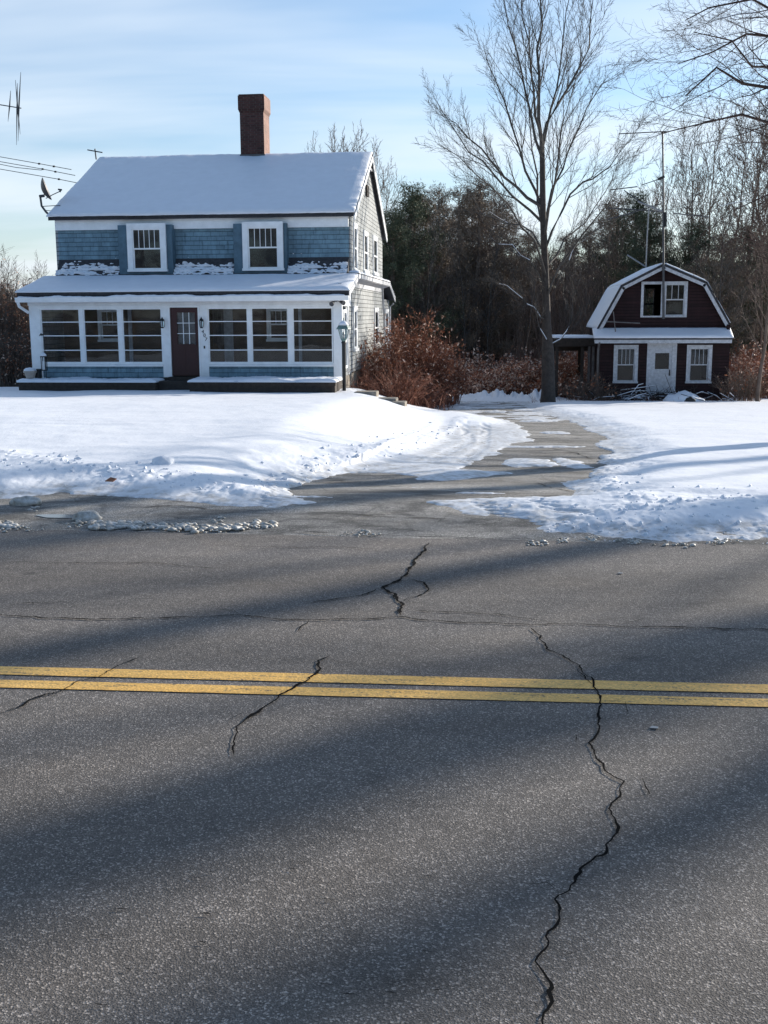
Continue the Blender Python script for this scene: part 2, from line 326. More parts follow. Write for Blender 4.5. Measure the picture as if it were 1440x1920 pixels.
def ribbon(P,wd,jag,step=.02,zo=.0065):
    pts=[]
    for a,b in zip(P[:-1],P[1:]):
        a=np.array(a);b=np.array(b); n=max(2,int(np.linalg.norm(b-a)/step))
        for i in range(n): pts.append(a+(b-a)*i/n)
    pts.append(np.array(P[-1])); pts=np.array(pts); n=len(pts)
    off=np.zeros((n,2)); 
    for amp,fr in ((jag,.13),(jag*.6,.4),(jag*.35,1.1)):
        u=np.arange(n)*fr; s=rg.randint(0,999); off[:,0]+=amp*2*(vn(u,u*0,s)-.5); off[:,1]+=amp*2*(vn(u,u*0,s+1)-.5)
    pts=pts+off; t=np.gradient(pts,axis=0); t/=np.linalg.norm(t,axis=1)[:,None]+1e-9; nn=np.stack([-t[:,1],t[:,0]],1)
    u=np.arange(n)*.35; s=rg.randint(0,999); ww=wd*CW*(.5+1.3*vn(u,u*0,s)**1.5)*np.minimum(1,np.minimum(np.arange(n)+1,n-np.arange(n))/6.)
    A=pts+nn*ww[:,None]/2; B=pts-nn*ww[:,None]/2; b=len(cv)
    for i in range(n): cv.append((A[i,0],A[i,1],zo)); cv.append((B[i,0],B[i,1],zo))
    for i in range(n-1): cf.append((b+2*i,b+2*i+1,b+2*i+3,b+2*i+2))
CW=1.
for P,wd in CR:
    CW=.78 if P[-1][1]>1600 else 1.35
    ribbon([aZ(x,y,0)[:2] for x,y in P],wd,.017)
main=[c for c in CR[:8]]
for P,wd in main:      # hair cracks leaving the main joints
    for (x0_,y0_),(x1_,y1_) in zip(P[:-1],P[1:]):
        if rg.random()<.55 and 0<x0_<1440:
            f_=rg.random(); q0=aZ(x0_+(x1_-x0_)*f_,min(1900,y0_+(y1_-y0_)*f_),0)[:2]; a_=rg.uniform(0,6.28); l_=rg.uniform(.05,.28)
            CW=.5; ribbon([q0,q0+np.array([math.cos(a_),math.sin(a_)])*l_*.5,q0+np.array([math.cos(a_+.6),math.sin(a_+.6)])*l_],wd*.55,.012)
CW=1.
for k in range(26):   # short scuffs gouged along the lane
    x=rg.uniform(20,900); y=rg.uniform(1600,1890); l=rg.uniform(6,30); ribbon([aZ(x,y,0)[:2],aZ(x+l,y+rg.uniform(-1,3),0)[:2]],.006,.002,.006)
o=link_mesh('road_crack',cv,cf,CRACKM); tag(o,kind='structure')
# --- asphalt outline (apron + drive) and snow
A_PX=[(-700,918),(-200,930),(0,937),(60,932),(110,925),(150,929),(220,933),(300,936),(360,941),(420,950),(520,952),(560,947),(600,942),(545,930),(548,916),(590,899),(650,886),(720,886),(775,892),(780,900),(845,902),(955,887),(860,880),(900,862),(935,850),(955,835),(995,827),(985,807),(965,792),(925,782),(900,778),(862,776),(815,766),(795,757),(850,750),(960,750),(975,758),(1000,772),(1070,790),(1110,810),(1142,824),(1108,831),(1145,845),(1135,857),(1120,885),(1100,900),(1047,900),(1075,930),(970,931),(810,941),(860,957),(915,977),(995,990),(1000,1004),(1145,1014),(1440,1016),(2200,1030)]
AP=np.array([ground_at(x,y)[:2] for x,y in A_PX]+[(60,7.5),(60,-3),(-60,-3),(-60,10.2)])
def sdf(P,X,Y):
    d=np.full(X.shape,1e9); ins=np.zeros(X.shape,bool); n=len(P)
    for i in range(n):
        a=P[i];b=P[(i+1)%n]; e=b-a; l=e@e+1e-12; t=np.clip(((X-a[0])*e[0]+(Y-a[1])*e[1])/l,0,1)
        d=np.minimum(d,np.hypot(X-a[0]-e[0]*t,Y-a[1]-e[1]*t))
        c=((a[1]>Y)!=(b[1]>Y))&(X<(b[0]-a[0])*(Y-a[1])/(b[1]-a[1]+1e-12)+a[0]); ins^=c
    return np.where(ins,-d,d)      # positive in snow
def pdist(P,X,Y):
    d=np.full(X.shape,1e9)
    for a,b in zip(P[:-1],P[1:]):
        e=b-a; t=np.clip(((X-a[0])*e[0]+(Y-a[1])*e[1])/(e@e+1e-12),0,1); d=np.minimum(d,np.hypot(X-a[0]-e[0]*t,Y-a[1]-e[1]*t))
    return d
def fan(rows,cols,y0=7.9,y1=56):
    u=np.linspace(0,1,rows); s=1/math.sqrt(y0)+(1/math.sqrt(y1)-1/math.sqrt(y0))*u; Y=1/s**2
    # two thirds of the columns in the middle of the view
    v=np.concatenate([np.linspace(-1,-.62,cols//10,endpoint=False),np.linspace(-.62,.55,cols-2*(cols//10),endpoint=False),np.linspace(.55,1,cols//10)])
    Y2=np.repeat(Y[:,None],len(v),1); X2=np.where(v<0,v*(.6*Y2+4),v*(.34*Y2+4))[:, :]*np.ones_like(Y2); return X2,Y2
X,Y=fan(200,240); grid(X,Y,hh(X,Y)-.012*(1-sst(8.2,8.6,Y)),'driveway',DRIVEM)
X,Y=fan(430,1000); s=sdf(AP,X,Y)
s=s+.34*fb(X*1.6,Y*1.6,11)*np.minimum(1,Y/14)+.16*fb(X*6,Y*5,12)+.05*fb(X*20,Y*14,13)
# loose patches of packed snow on the drive
for px,py,a,b,an in ((990,868,.42,.75,0),(1068,868,.22,1.0,.1),(1000,838,1.0,.25,.15),(1040,812,.35,.5,0),(800,914,1.1,.05,0),(585,932,.38,.1,0),(900,925,.5,.08,0),(720,915,.8,.04,.02),(815,983,.22,.03,0),(890,953,.4,.12,0),(870,765,.9,.5,0),(905,757,.8,.6,0),(930,772,.4,.9,0),(1010,790,.5,.5,0),(835,757,.5,1.2,0)):
    c=ground_at(px,py); dx=X-c[0];dy=Y-c[1]; ca,sa=math.cos(an),math.sin(an); q=np.hypot((dx*ca+dy*sa)/a,(-dx*sa+dy*ca)/b)
    s=np.maximum(s,(1-q)*min(a,b)+.30*fb(X*4,Y*3,15)*min(a,b,.4)/.4+.12*fb(X*14,Y*9,16)-.03)
# snow streaks raked by wheels across the far part of the drive
s=np.maximum(s,np.where((Y>43.4)&(X>-5),.6,-9)); far=sst(20,30,Y)*(X>xe(Y))*(X<3.2); s=np.maximum(s,np.where(far>0,.5*(fb(X*1.0,Y*1.3,19)+.03)+.12*fb(X*5,Y*5,20)-.5*(1-far),-9))
deep=sst(.0,1.0,s-.0)
comp=pdist(np.array([ground_at(x,y)[:2] for x,y in [(870,805),(900,830),(860,850),(790,875),(740,880)]]),X,Y)   # rutted, thin snow beside the drive
right=sst(-.2,.6,X+.1*(Y-10))*(1-sst(10.5,11.2,Y))
thin=np.clip(1-comp/1.3,0,1)*(X>xe(Y)-.3)
base=.016+.114*deep*(1-.85*np.minimum(1,thin*1.6))
t=np.where(s>0,base*sst(-.005,.09,s)**.7,-.03*np.minimum(1,-s/.04)-.0)
t=t-.004
lawn=1-sst(0,1,(X-(xe(Y)-1.2))/1.2)
t+=np.where(s>.05,(.05*fb(X*.7,Y*.5,21)+.022*fb(X*.5,Y*2.4,22)+.008*fb(X*5,Y*5,23))*sst(.05,.8,s),0)
# plough banks
def bank(px,hgt,wd,lump,seed,fx=1.):
    global t
    P=np.array([ground_at(x,y)[:2] for x,y in px]); d=pdist(P,X,Y); f=np.exp(-(d/wd)**2)
    lum=np.abs(fb(X*3.2,Y*3.2,seed))*2+1.0*np.abs(fb(X*9,Y*9,seed+3))*1.4
    t=t+np.where(s>.0,1,.0)*f*(hgt*(.55+.9*fb(X*1.3,Y*1.3,seed+5))+lump*lum)
bank([(-500,820),(0,870),(60,884),(110,893)],.03,.28,.03,31)
bank([(110,899),(230,903),(350,918),(450,930),(500,936)],.01,.18,.035,33)
bank([(0,905),(110,910),(250,917),(400,935)],.01,.2,.02,37)
bank([(495,930),(530,905),(590,885),(660,868),(720,856),(790,835),(850,806),(872,792)],.02,.2,.045,35)
bank([(1120,840),(1150,870),(1130,910),(1140,940),(1200,955)],.02,.18,.035,39)
bank([(1090,985),(1200,965),(1330,962),(1500,960)],.0,.25,.035,41)
bank([(1010,985),(1090,992),(1250,1000),(1440,1005),(1700,1012)],.0,.2,.025,43)
_d=pdist(np.array([(-4.2,44.9),(-2,45.3),(0,45.1),(1.6,44.6)]),X,Y); t=t+np.exp(-(_d/.75)**2)*(.16+.6*fb(X*1.5,Y*1.5,45)+.8*np.abs(fb(X*4,Y*4,46)))
bank([(380,728),(480,732),(560,736),(640,740)],.02,.6,.09,47)
# tyre treads pressed into the packed snow
tr=pdist(np.array([ground_at(x,y)[:2] for x,y in [(560,925),(540,950),(470,950)]]),X,Y)
for pts in ([(890,940),(930,962),(1000,985)],[(960,932),(1030,960),(1110,975)],[(870,800),(880,830),(800,870)],[(910,800),(905,840),(860,870)],[(500,900),(515,925),(500,948)]):
    d=pdist(np.array([ground_at(x,y)[:2] for x,y in pts]),X,Y); t=t-np.where(s>.03,.022*np.exp(-(d/.10)**4)*(.55+.45*np.sin(60*Y+25*X)),0)
lumpy=(1-sst(9.6,10.6,Y))*sst(-.6,.6,X); t=t+np.where(s>.02,lumpy*.02*(np.abs(fb(X*5,Y*5,51))*2-.1),0)-np.where(s>.0,lumpy*.05*(.6+2.2*np.maximum(0,fb(X*1.1,Y*1.6,77)+.12)),0)
SZ=hh(X,Y)+t; t_snow=t; Xs,Ys=X,Y
o=grid(X,Y,SZ,'snow',GSNOW,keep=(t>-.02),attr=np.clip((t)/.12,0,1))
def snow_z(x,y): return float(hh(x,y))+.08
# ============================================================ snow slabs on roofs
def slab(name,c,th,parent,nu=60,nv=14,seed=1,amp=.02,mat=None,edge=.06,ragged=0.):
    a,b,cc,d=[np.array(q,float) for q in c]   # a->b along u at v=0, d->cc at v=1
    U,Vv=np.meshgrid(np.linspace(0,1,nu),np.linspace(0,1,nv)); P=(a*(1-U)[...,None]+b*U[...,None])*(1-Vv)[...,None]+(d*(1-U)[...,None]+cc*U[...,None])*Vv[...,None]
    n=np.cross(b-a,d-a); n/=np.linalg.norm(n); 
    if n[2]<0:n=-n
    lu=np.linalg.norm(b-a);lv=np.linalg.norm(d-a); de=np.minimum(np.minimum(U,1-U)*lu,np.minimum(Vv,1-Vv)*lv)
    x=U*lu;y=Vv*lv
    if ragged:
        dv=d-a; dv=dv/np.linalg.norm(dv); sh=ragged*fb(x*2.2,x*0,seed+9)+ragged*.5*fb(x*8,x*0,seed+8); P=P-dv*(sh*(1-np.minimum(1,Vv*3)))[...,None]
    h=th*(.35+.65*np.clip(de/edge,0,1)**.5)+amp*fb(x*1.6,y*1.6,seed)+amp*.4*fb(x*7,y*7,seed+2)
    T=P+n*h[...,None]; idx=np.arange(nu*nv).reshape(nv,nu); Fc=np.stack([idx[:-1,:-1],idx[:-1,1:],idx[1:,1:],idx[1:,:-1]],-1).reshape(-1,4)
    ring=np.concatenate([idx[0,:],idx[1:,-1],idx[-1,:-1][::-1],idx[1:-1,0][::-1]]); k=len(ring); B=P.reshape(-1,3)[ring]
    base=nu*nv; r2=np.arange(k)+base; sd=np.stack([np.roll(ring,-1),ring,r2,np.roll(r2,-1)],-1)
    return link_mesh(name,np.concatenate([T.reshape(-1,3),B]),np.concatenate([Fc,sd]),mat or SNOW,parent,smooth=True)
# ============================================================ BLUE HOUSE
HX0,HX1=-13.95,-4.55; PF=32.0; WF=34.2; RY_=38.96; BK=43.65
house=thing('blue_house',(-9.2,38,-.4),'two-storey blue shingled house with a snowy roof, brick chimney and glazed front porch','house')
def X32(px,Y=PF): return float(aY(px,630,Y)[0])
# upper storey body
MB().prism([(HX0+.1,WF,4.5),(HX0+.1,WF-.03,3.45),(HX0+.1,WF+.3,3.45),(HX0+.1,WF+.3,4.5)],(HX1-HX0-.15,0,0)).build('front_wall',BLUE,house)
MB().prism([(HX0+.1,WF-.03,3.447),(HX0+.1,WF-.16,3.2),(HX0+.1,WF-.42,2.93),(HX0+.1,WF+.3,2.9),(HX0+.1,WF+.3,3.447)],(HX1-HX0-.15,0,0)).build('flared_shingle_course',SHGL,house)
# snow lying on the flared courses
def flare_snow():
    nu,nv=520,44; U,Vv=np.meshgrid(np.linspace(HX0+.1,HX1-.06,nu),np.linspace(0,1,nv))
    zz=2.94+.62*Vv; yy=np.interp(zz,[2.93,3.2,3.45,3.6],[WF-.42,WF-.16,WF-.03,WF-.02])
    row=np.floor((zz-2.93)/.085); fr=((zz-2.93)/.085)%1
    t=.06*np.sin(np.pi*fr)**.7*(.25+1.9*vn(U*4.2,row*3.1,5))*(.4+1.2*vn(U*15,row*7.7,8))-.026+.034*(1-(zz-2.93)/.4)-.040*sst(.40,.72,vn(U*10,zz*38,13))-.075*np.clip((zz-3.23)/.10,0,2)*(1.3-vn(U*3,row,9))
    n=np.array([0,-.75,.66]); P=np.stack([U,yy,zz],-1)+n*t[...,None]
    idx=np.arange(nu*nv).reshape(nv,nu); Fc=np.stack([idx[:-1,:-1],idx[:-1,1:],idx[1:,1:],idx[1:,:-1]],-1).reshape(-1,4)
    k=(t>.004).reshape(-1)[Fc].any(1)
    # none under the window boxes
    ux=U.reshape(-1)[Fc].mean(1)
    for a,b in DORM: k&=~((ux>a-.02)&(ux<b+.02))
    link_mesh('shingle_snow',P.reshape(-1,3),Fc[k],SNOW,house,smooth=True)
DORM=[(float(aY(222,470,33.8)[0]),float(aY(323,470,33.8)[0])),(float(aY(438,470,33.8)[0]),float(aY(537,470,33.8)[0]))]
flare_snow()
DY=33.74
def sash(mb,x0,x1,z0,z1,y,w=.04,d=.04):
    mb.box(x0,x0+w,y,y+d,z0,z1).box(x1-w,x1,y,y+d,z0,z1).box(x0+w,x1-w,y,y+d,z0,z0+w).box(x0+w,x1-w,y,y+d,z1-w,z1)
def dbl_window(parent,x0,x1,z0,z1,y,muntin=3,trim=.1,curtain=True,mat=WHITE,lab=None,name='window',broken=False,rail=.5):
    """double-hung window facing -Y: casing is the window mesh, pane and curtain its pieces"""
    f=MB(); f.box(x0-trim,x0,y-.03,y+.05,z0-.0,z1+trim).box(x1,x1+trim,y-.03,y+.05,z0,z1+trim).box(x0,x1,y-.03,y+.05,z1,z1+trim).box(x0-trim-.02,x1+trim+.02,y-.06,y+.05,z0-.07,z0)
    zm=z0+(z1-z0)*rail
    if not broken:
        sash(f,x0,x1,zm,z1,y+.005,.035,.03); sash(f,x0,x1,z0,zm+.03,y+.04,.04,.03)
        for i in range(muntin):
            xm=x0+.035+(x1-x0-.07)*(i+1)/(muntin+1); f.box(xm-.008,xm+.008,y+.008,y+.03,zm+.035,z1-.035)
    w=f.build(name,mat,parent)
    if lab: w['label']=lab
    if not broken:
        MB().box(x0+.03,x1-.03,y+.018,y+.024,zm+.02,z1-.02).box(x0+.03,x1-.03,y+.052,y+.058,z0+.02,zm+.02).build('pane',GLASS,w)
        if curtain: # gathered cloth behind the upper sash
            m=MB(); n=24; vs=[];fs=[]
            for i in range(n+1):
                xx=x0+.03+(x1-x0-.06)*i/n; yo=y+.14+.02*math.sin(i*1.9); vs+=[(xx,yo,zm-.0 if curtain=='top' else z0),(xx,yo,z1)]
            for i in range(n): fs.append((2*i,2*i+2,2*i+3,2*i+1))
            m.add(vs,fs).build('curtain',CURT if mat is WHITE else SHADE,w,smooth=True)
    return w
for k,(a,b) in enumerate(DORM):
    f=MB().box(a,b,DY+.08,WF+.05,2.95,4.46); f.build('window_box',BLUEC,house)
    MB().box(a+.06,b-.06,DY+.01,DY+.12,2.86,2.95).build('dormer_skirt',DARK,house)
    i0=float(aY((249,465)[k],470,DY)[0]); i1=float(aY((302,521)[k],470,DY)[0]); z1=float(aY(275,429,DY)[2]); z0=float(aY(275,505,DY)[2])
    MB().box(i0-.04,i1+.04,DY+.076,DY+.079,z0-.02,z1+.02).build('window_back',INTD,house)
    dbl_window(house,i0,i1,z0,z1,DY,4,.165,None,lab='upstairs front window in a blue box over the porch roof, '+('nearer the satellite dish' if k==0 else 'nearer the gable end'))
    MB().box(i0+.03,i1-.03,DY+.062,DY+.07,(z0+z1)/2+.02,z1).build('roller_blind',SHADE,house)
# frieze
MB().box(HX0+.06,HX1-.05,WF-.12,WF+.1,4.35,4.76).build('frieze_board',WHITE,house)
MB().box(HX0-.08,HX1+.12,33.93,33.96,4.70,4.775).build('eave_fascia',DARK,house)
# gable end walls: pentagon slabs
def gable(x,t,mat,name,win=[]):
    MB().prism([(x,WF+.02,-.08),(x,BK,-.08),(x,BK,4.7),(x,RY_,7.08),(x,WF+.02,4.72)],(t,0,0)).build(name,mat,house)
gable(HX1-.12,.12,SIDE,'gable_wall'); gable(HX0,.12,SIDE,'gable_wall')
MB().box(HX0+.12,HX1-.13,BK-.15,BK,-.1,4.6).build('rear_wall',SIDE,house)
# roof
rf=MB()
for s0,s1 in (((33.95,4.74),(RY_,7.17)),((BK+.3,4.70),(RY_,7.17))):
    rf.prism([(HX0-.1,s0[0],s0[1]),(HX0-.1,s1[0],s1[1]),(HX0-.1,s1[0],s1[1]-.1),(HX0-.1,s0[0],s0[1]-.1)],(HX1-HX0+.24,0,0))
roof=rf.build('roof',SHGL,house)
rk=MB()
for s0 in ((33.93,4.66),(BK+.32,4.62)): 
    rk.prism([(HX1+.143,s0[0],s0[1]),(HX1+.143,RY_,7.09),(HX1+.143,RY_,6.93),(HX1+.143,s0[0]+(.1 if s0[0]<40 else -.1),s0[1]-.13)],(.03,0,0))
rk.build('rake_board',WHITE,roof)
slab('roof_snow',[(HX0-.13,33.90,4.75),(HX1+.17,33.90,4.75),(HX1+.17,RY_,7.19),(HX0-.13,RY_,7.19)],.11,roof,200,40,3,.055,edge=.25,ragged=.05)
slab('roof_snow',[(HX0-.13,BK+.3,4.72),(HX1+.17,BK+.3,4.72),(HX1+.17,RY_,7.19),(HX0-.13,RY_,7.19)],.11,roof,60,20,5,.03)
# chimney
ch=MB(); cx0,cx1,cy0,cy1=-8.93,-8.10,38.6,39.55
def ring(m,z0,z1,e): m.box(cx0-e,cx1+e,cy0-e,cy1+e,z0,z1)
ring(ch,6.3,8.55,0)
for i in range(4): ring(ch,8.55+.03*i,8.58+.03*i,.012*(i+1))
ring(ch,8.67,9.10,.045); ring(ch,9.10,9.14,.02)
c_=ch.build('chimney',BRICK_SHADED,roof); c_.data.materials.append(BRICK_SUNLIT); c_.data.update()
for p in c_.data.polygons:
    if abs(p.normal.x)>.9: p.material_index=1
slab('chimney_snow',[(cx0+.1,cy0+.1,9.14),(cx1-.05,cy0+.1,9.14),(cx1-.05,cy1-.1,9.14),(cx0+.1,cy1-.1,9.14)],.04,c_,12,12,4)
MB().box(cx0-.02,cx1+.03,cy0-.06,cy0-.005,6.9,7.16).build('chimney_flashing',METAL,c_)
# side windows (facing +X)
def side_window(py0,py1,pxa,pxb,lab,X=HX1,name='window'):
    ya=float(aX(pxa,(py0+py1)/2,X)[1]); yb=float(aX(pxb,(py0+py1)/2,X)[1]); pm=(pxa+pxb)/2
    z1=float(aX(pm,py0,X)[2]); z0=float(aX(pm,py1,X)[2]); tr=.12
    f=MB(); f.box(X,X+.04,ya-tr,ya,z0,z1+tr).box(X,X+.04,yb,yb+tr,z0,z1+tr).box(X,X+.04,ya,yb,z1,z1+tr).box(X,X+.08,ya-tr-.04,yb+tr+.04,z0-.09,z0)
    zm=(z0+z1)/2; f.box(X+.005,X+.03,ya,yb,zm-.025,zm+.025).box(X+.005,X+.025,ya,ya+.05,z0,z1).box(X+.005,X+.025,yb-.05,yb,z0,z1).box(X+.005,X+.025,ya,yb,z0,z0+.05).box(X+.005,X+.025,ya,yb,z1-.05,z1)
    w=f.build(name,WHITE,house); w['label']=lab
    MB().box(X+.001,X+.004,ya,yb,z0,z1).build('blind',CURT if 'upstairs' in lab else INTD,w)
    MB().box(X+.008,X+.012,ya+.05,yb-.05,z0+.05,z1-.05).build('pane',GLASS,w); return w
side_window(426,505,663,668,'upstairs side window nearest the front corner')
side_window(440,508,682,688,'upstairs side window in the middle of the gable')
side_window(449,512,699.5,706,'upstairs side window nearest the back of the house')
side_window(581,653,663,667.5,'ground-floor side window just behind the porch')
side_window(583,646,702,708,'ground-floor side window towards the back')
side_window(585,645,722,727,'ground-floor side window in the rear extension')
# gable vent and bits
gv=float(aX(687,358,HX1)[1]); MB().box(HX1,HX1+.06,gv-.28,gv+.28,float(aX(687,368,HX1)[2]),float(aX(687,348,HX1)[2])).build('gable_vent',WOODD,house)
MB().box(HX1,HX1+.10,38.5,39.4,6.62,6.70).build('vent_hood',WHITED,house)
# porch: posts, panels, rails
pz=dict(sill=.25,top=1.915,floor=-.08)
PW=[(77,150.5),(157,222.5),(229.5,304),(390,465),(471,541),(548.5,624)]
def pbox(m,pa,pb,z0,z1,y0=PF-.0,y1=PF+.14): m.box(X32(pa),X32(pb),y0,y1,z0,z1)
for a,b in ((57,77),(625,640.3)): m=MB(); pbox(m,a,b,-.35,2.0); m.build('porch_post',WHITE,house)
for a,b in ((150.5,157),(222.5,229.5),(465,471),(541,548.5)): m=MB(); pbox(m,a,b,.30,pz['top'],PF+.01,PF+.12); m.build('window_mullion',WHITE,house)

pn=MB(); pbox(pn,304,320,-.12,2.0,PF-.005,PF+.1); pbox(pn,372.5,390,-.12,2.0,PF-.005,PF+.1); pbox(pn,317,320,-.1,1.99,PF-.03,PF-.006); pbox(pn,372.5,375.5,-.1,1.99,PF-.03,PF-.006); pbox(pn,320,372.5,1.93,2.0,PF-.02,PF+.1)
pn.build('door_casing',WHITE,house)
MB().box(X32(57)-.02,HX1+.02,PF-.02,PF+.12,2.003,2.30).build('porch_frieze',WHITE,house)
sl_=MB(); 
for a,b in ((77,304),(390,625)): pbox(sl_,a,b,.20,.26,PF-.05,PF+.12); pbox(sl_,a,b,.262,.30,PF,PF+.1); pbox(sl_,a,b,1.915,2.0,PF-.004,PF+.1)
sl_.build('porch_sill',WHITE,house)
kw=MB()
for a,b in ((77,304),(390,625)): pbox(kw,a,b,-.14,.198,PF+.02,PF+.14)
kw.build('knee_wall',BLUE,house)
MB().box(X32(57)+.02,HX1-.1,PF+.05,PF+.2,-1.2,-.14).build('porch_foundation',INTD,house)
for k,(a,b) in enumerate(PW):
    x0,x1=X32(a),X32(b); f=MB(); y=PF+.03
    f.box(x0,x0+.035,y,y+.05,.30,1.915).box(x1-.035,x1,y,y+.05,.30,1.915)
    zr=[float(aY(350,v,PF)[2]) for v in (603,629,656.5)]
    f.box(x0+.035,x1-.035,y,y+.05,.30,.335).box(x0+.035,x1-.035,y,y+.05,1.88,1.915)
    for z in zr: f.box(x0+.035,x1-.035,y-.003,y+.04,z-.014,z+.013)
    w=f.build('porch_window',WHITE,house); w['label']=('porch window of four stacked panes, '+['outermost on the left','second from the left corner','just left of the maroon door','just right of the maroon door','middle one right of the door','outermost by the lamp post'][k])
    MB().box(x0+.03,x1-.03,y+.02,y+.026,.33,1.89).build('pane',GLASS,w)
# porch end wall (facing +X): white board, tall window
MB().box(HX1-.10,HX1,PF+.141,WF,-.12,.0).box(HX1-.10,HX1,PF+.141,WF,2.0,2.6).box(HX1-.10,HX1,PF+.9,WF+.02,.0,2.0).box(HX1-.1,HX1,PF+.141,PF+.9,0,.22).build('porch_end_wall',SIDE,house)
MB().box(HX1,HX1+.025,PF+.0,PF+.12,-.3,2.3).box(HX1,HX1+.025,PF+.12,PF+2.0,1.95,2.5).box(HX1,HX1+.03,PF+1.32,PF+1.42,-.1,1.95).build('corner_board',WHITE,house)
f=MB(); X_=HX1; 
for y0,y1,z0,z1 in ((PF+.2,PF+.32,.2,1.85),(PF+.85,PF+.97,.2,1.85),(PF+.32,PF+.85,1.75,1.85),(PF+.32,PF+.85,.9,.97),(PF+.16,PF+1.0,.12,.2)): f.box(X_+.001,X_+.05,y0,y1,z0,z1)
w=f.build('porch_end_window',WHITE,house); MB().box(X_+.01,X_+.015,PF+.32,PF+.85,.2,1.75).build('pane',GLASS,w)
MB().box(HX0,HX0+.1,PF+.141,WF,-.12,2.4).build('porch_end_wall',SIDE,house)
# porch interior
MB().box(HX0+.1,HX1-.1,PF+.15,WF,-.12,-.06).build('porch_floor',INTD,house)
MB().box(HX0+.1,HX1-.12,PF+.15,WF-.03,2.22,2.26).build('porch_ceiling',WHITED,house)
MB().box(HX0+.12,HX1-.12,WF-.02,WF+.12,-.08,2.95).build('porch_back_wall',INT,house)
for a,b,lab in ((190,224,'inner window seen through the left porch glass'),(506,540,'inner window seen through the right porch glass')):
    x0=float(aY(a,600,WF)[0]);x1=float(aY(b,600,WF)[0]); dbl_window(house,x0,x1,.95,1.85,WF-.07,2,.09,'all',lab=lab,name='inner_window')
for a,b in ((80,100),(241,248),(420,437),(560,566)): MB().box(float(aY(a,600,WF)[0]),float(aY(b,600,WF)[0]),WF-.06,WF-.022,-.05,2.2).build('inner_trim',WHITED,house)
cm=MB(); x0=float(aY(398,600,33.6)[0]); x1=float(aY(418,600,33.6)[0]); vs=[];fs=[]
for i in range(25): xx=x0+(x1-x0)*i/24; yo=33.6+.04*math.sin(i*1.4); vs+=[(xx,yo,.75+.1*math.sin(i*.3)),(xx,yo,1.95)]
for i in range(24): fs.append((2*i,2*i+2,2*i+3,2*i+1))
cm.add(vs,fs).build('hanging_cloth',CURT,house)
# door
dx0,dx1=X32(320)+.01,X32(372.5)-.01
gl0,gl1=float(aY(331.5,600,PF)[0]),float(aY(365,600,PF)[0]); gz0,gz1=float(aY(350,645,PF)[2]),float(aY(350,586,PF)[2])
d=MB().box(dx0,gl0,PF+.02,PF+.065,-.07,1.925).box(gl1,dx1,PF+.02,PF+.065,-.07,1.925).box(gl0,gl1,PF+.02,PF+.065,-.07,gz0).box(gl0,gl1,PF+.02,PF+.065,gz1,1.925)
for pa,pb in ((gl0-.02,(gl0+gl1)/2-.05),((gl0+gl1)/2+.05,gl1+.02)): d.box(pa,pb,PF+.012,PF+.021,.08,gz0-.14)
door=d.build('front_door',REDD,house)
f=MB(); 
for x_ in (gl0+(gl1-gl0)/3,gl0+(gl1-gl0)*2/3): f.box(x_-.009,x_+.009,PF+.022,PF+.035,gz0,gz1)
for z_ in (gz0+(gz1-gz0)/3,gz0+(gz1-gz0)*2/3): f.box(gl0,x_ and gl1,PF+.0205,PF+.034,z_-.009,z_+.009)
f.build('grille',WHITE,door); MB().box(gl0,gl1,PF+.037,PF+.043,gz0,gz1).build('pane',GLASS,door)
MB().box(gl0,gl1,PF+.09,PF+.1,gz0-.05,gz1).build('door_curtain',CURT,door)
MB().tube([(dx1-.09,PF+.02,.87),(dx1-.09,PF-.02,.87)],.012,8).tube([(dx1-.09,PF-.02,.87),(dx1-.09,PF-.045,.87),(dx1-.09,PF-.065,.87)],[.02,.032,.02],10).build('door_knob',METAL,door)
# wall lanterns
for px in (307.5,380.5):
    x=X32(px); z=float(aY(px,605,PF)[2]); y=PF-.12
    l_=MB().box(x-.03,x+.03,PF-.02,PF-.004,z-.12,z+.1).tube([(x,PF-.01,z+.02),(x,y,z+.16),(x,y,z+.10)],.008,5).lathe((x,y,z),[(.075,.05),(.05,.09),(.015,.14),(.008,.17)],6).lathe((x,y,z),[(.035,-.16),(.05,-.13),(.055,-.12)],6)
    for k in range(6):
        an=k*math.pi/3; l_.tube([(x+.05*math.cos(an),y+.05*math.sin(an),z-.12),(x+.068*math.cos(an),y+.068*math.sin(an),z+.05)],.005,4)
    wl=l_.build('wall_lantern',BLACK,house); MB().lathe((x,y,z),[(.045,-.118),(.062,.048)],6).build('lantern_glass',GLASS,wl)
# house number digits
def text(body,size,loc,mat,parent,name,rot=(math.pi/2,0,0),depth=.004):
    cu=bpy.data.curves.new(name,'FONT'); cu.body=body; cu.size=size; cu.extrude=depth; cu.align_x='CENTER'
    ob=bpy.data.objects.new(name,cu); col.objects.link(ob); dg=bpy.context.evaluated_depsgraph_get(); me=bpy.data.meshes.new_from_object(ob.evaluated_get(dg)); bpy.data.objects.remove(ob)
    me.materials.clear(); me.materials.append(mat); o=bpy.data.objects.new(name,me); col.objects.link(o); o.parent=parent; o.location=Vector(loc)-root_of(parent).location; o.rotation_euler=rot; return o
for ch_,px,py in (('4',380,625),('0',383.2,632),('7',386,639.5)): p=aY(px,py,PF-.012); text(ch_,.15,(p[0],PF-.012,p[2]),BLACK,house,'house_number',(math.pi/2,.15,0))
p=aY(383.5,651,PF); MB().box(p[0]-.02,p[0]+.02,PF-.025,PF-.006,p[2]-.04,p[2]+.04).build('doorbell',BLACK,house)
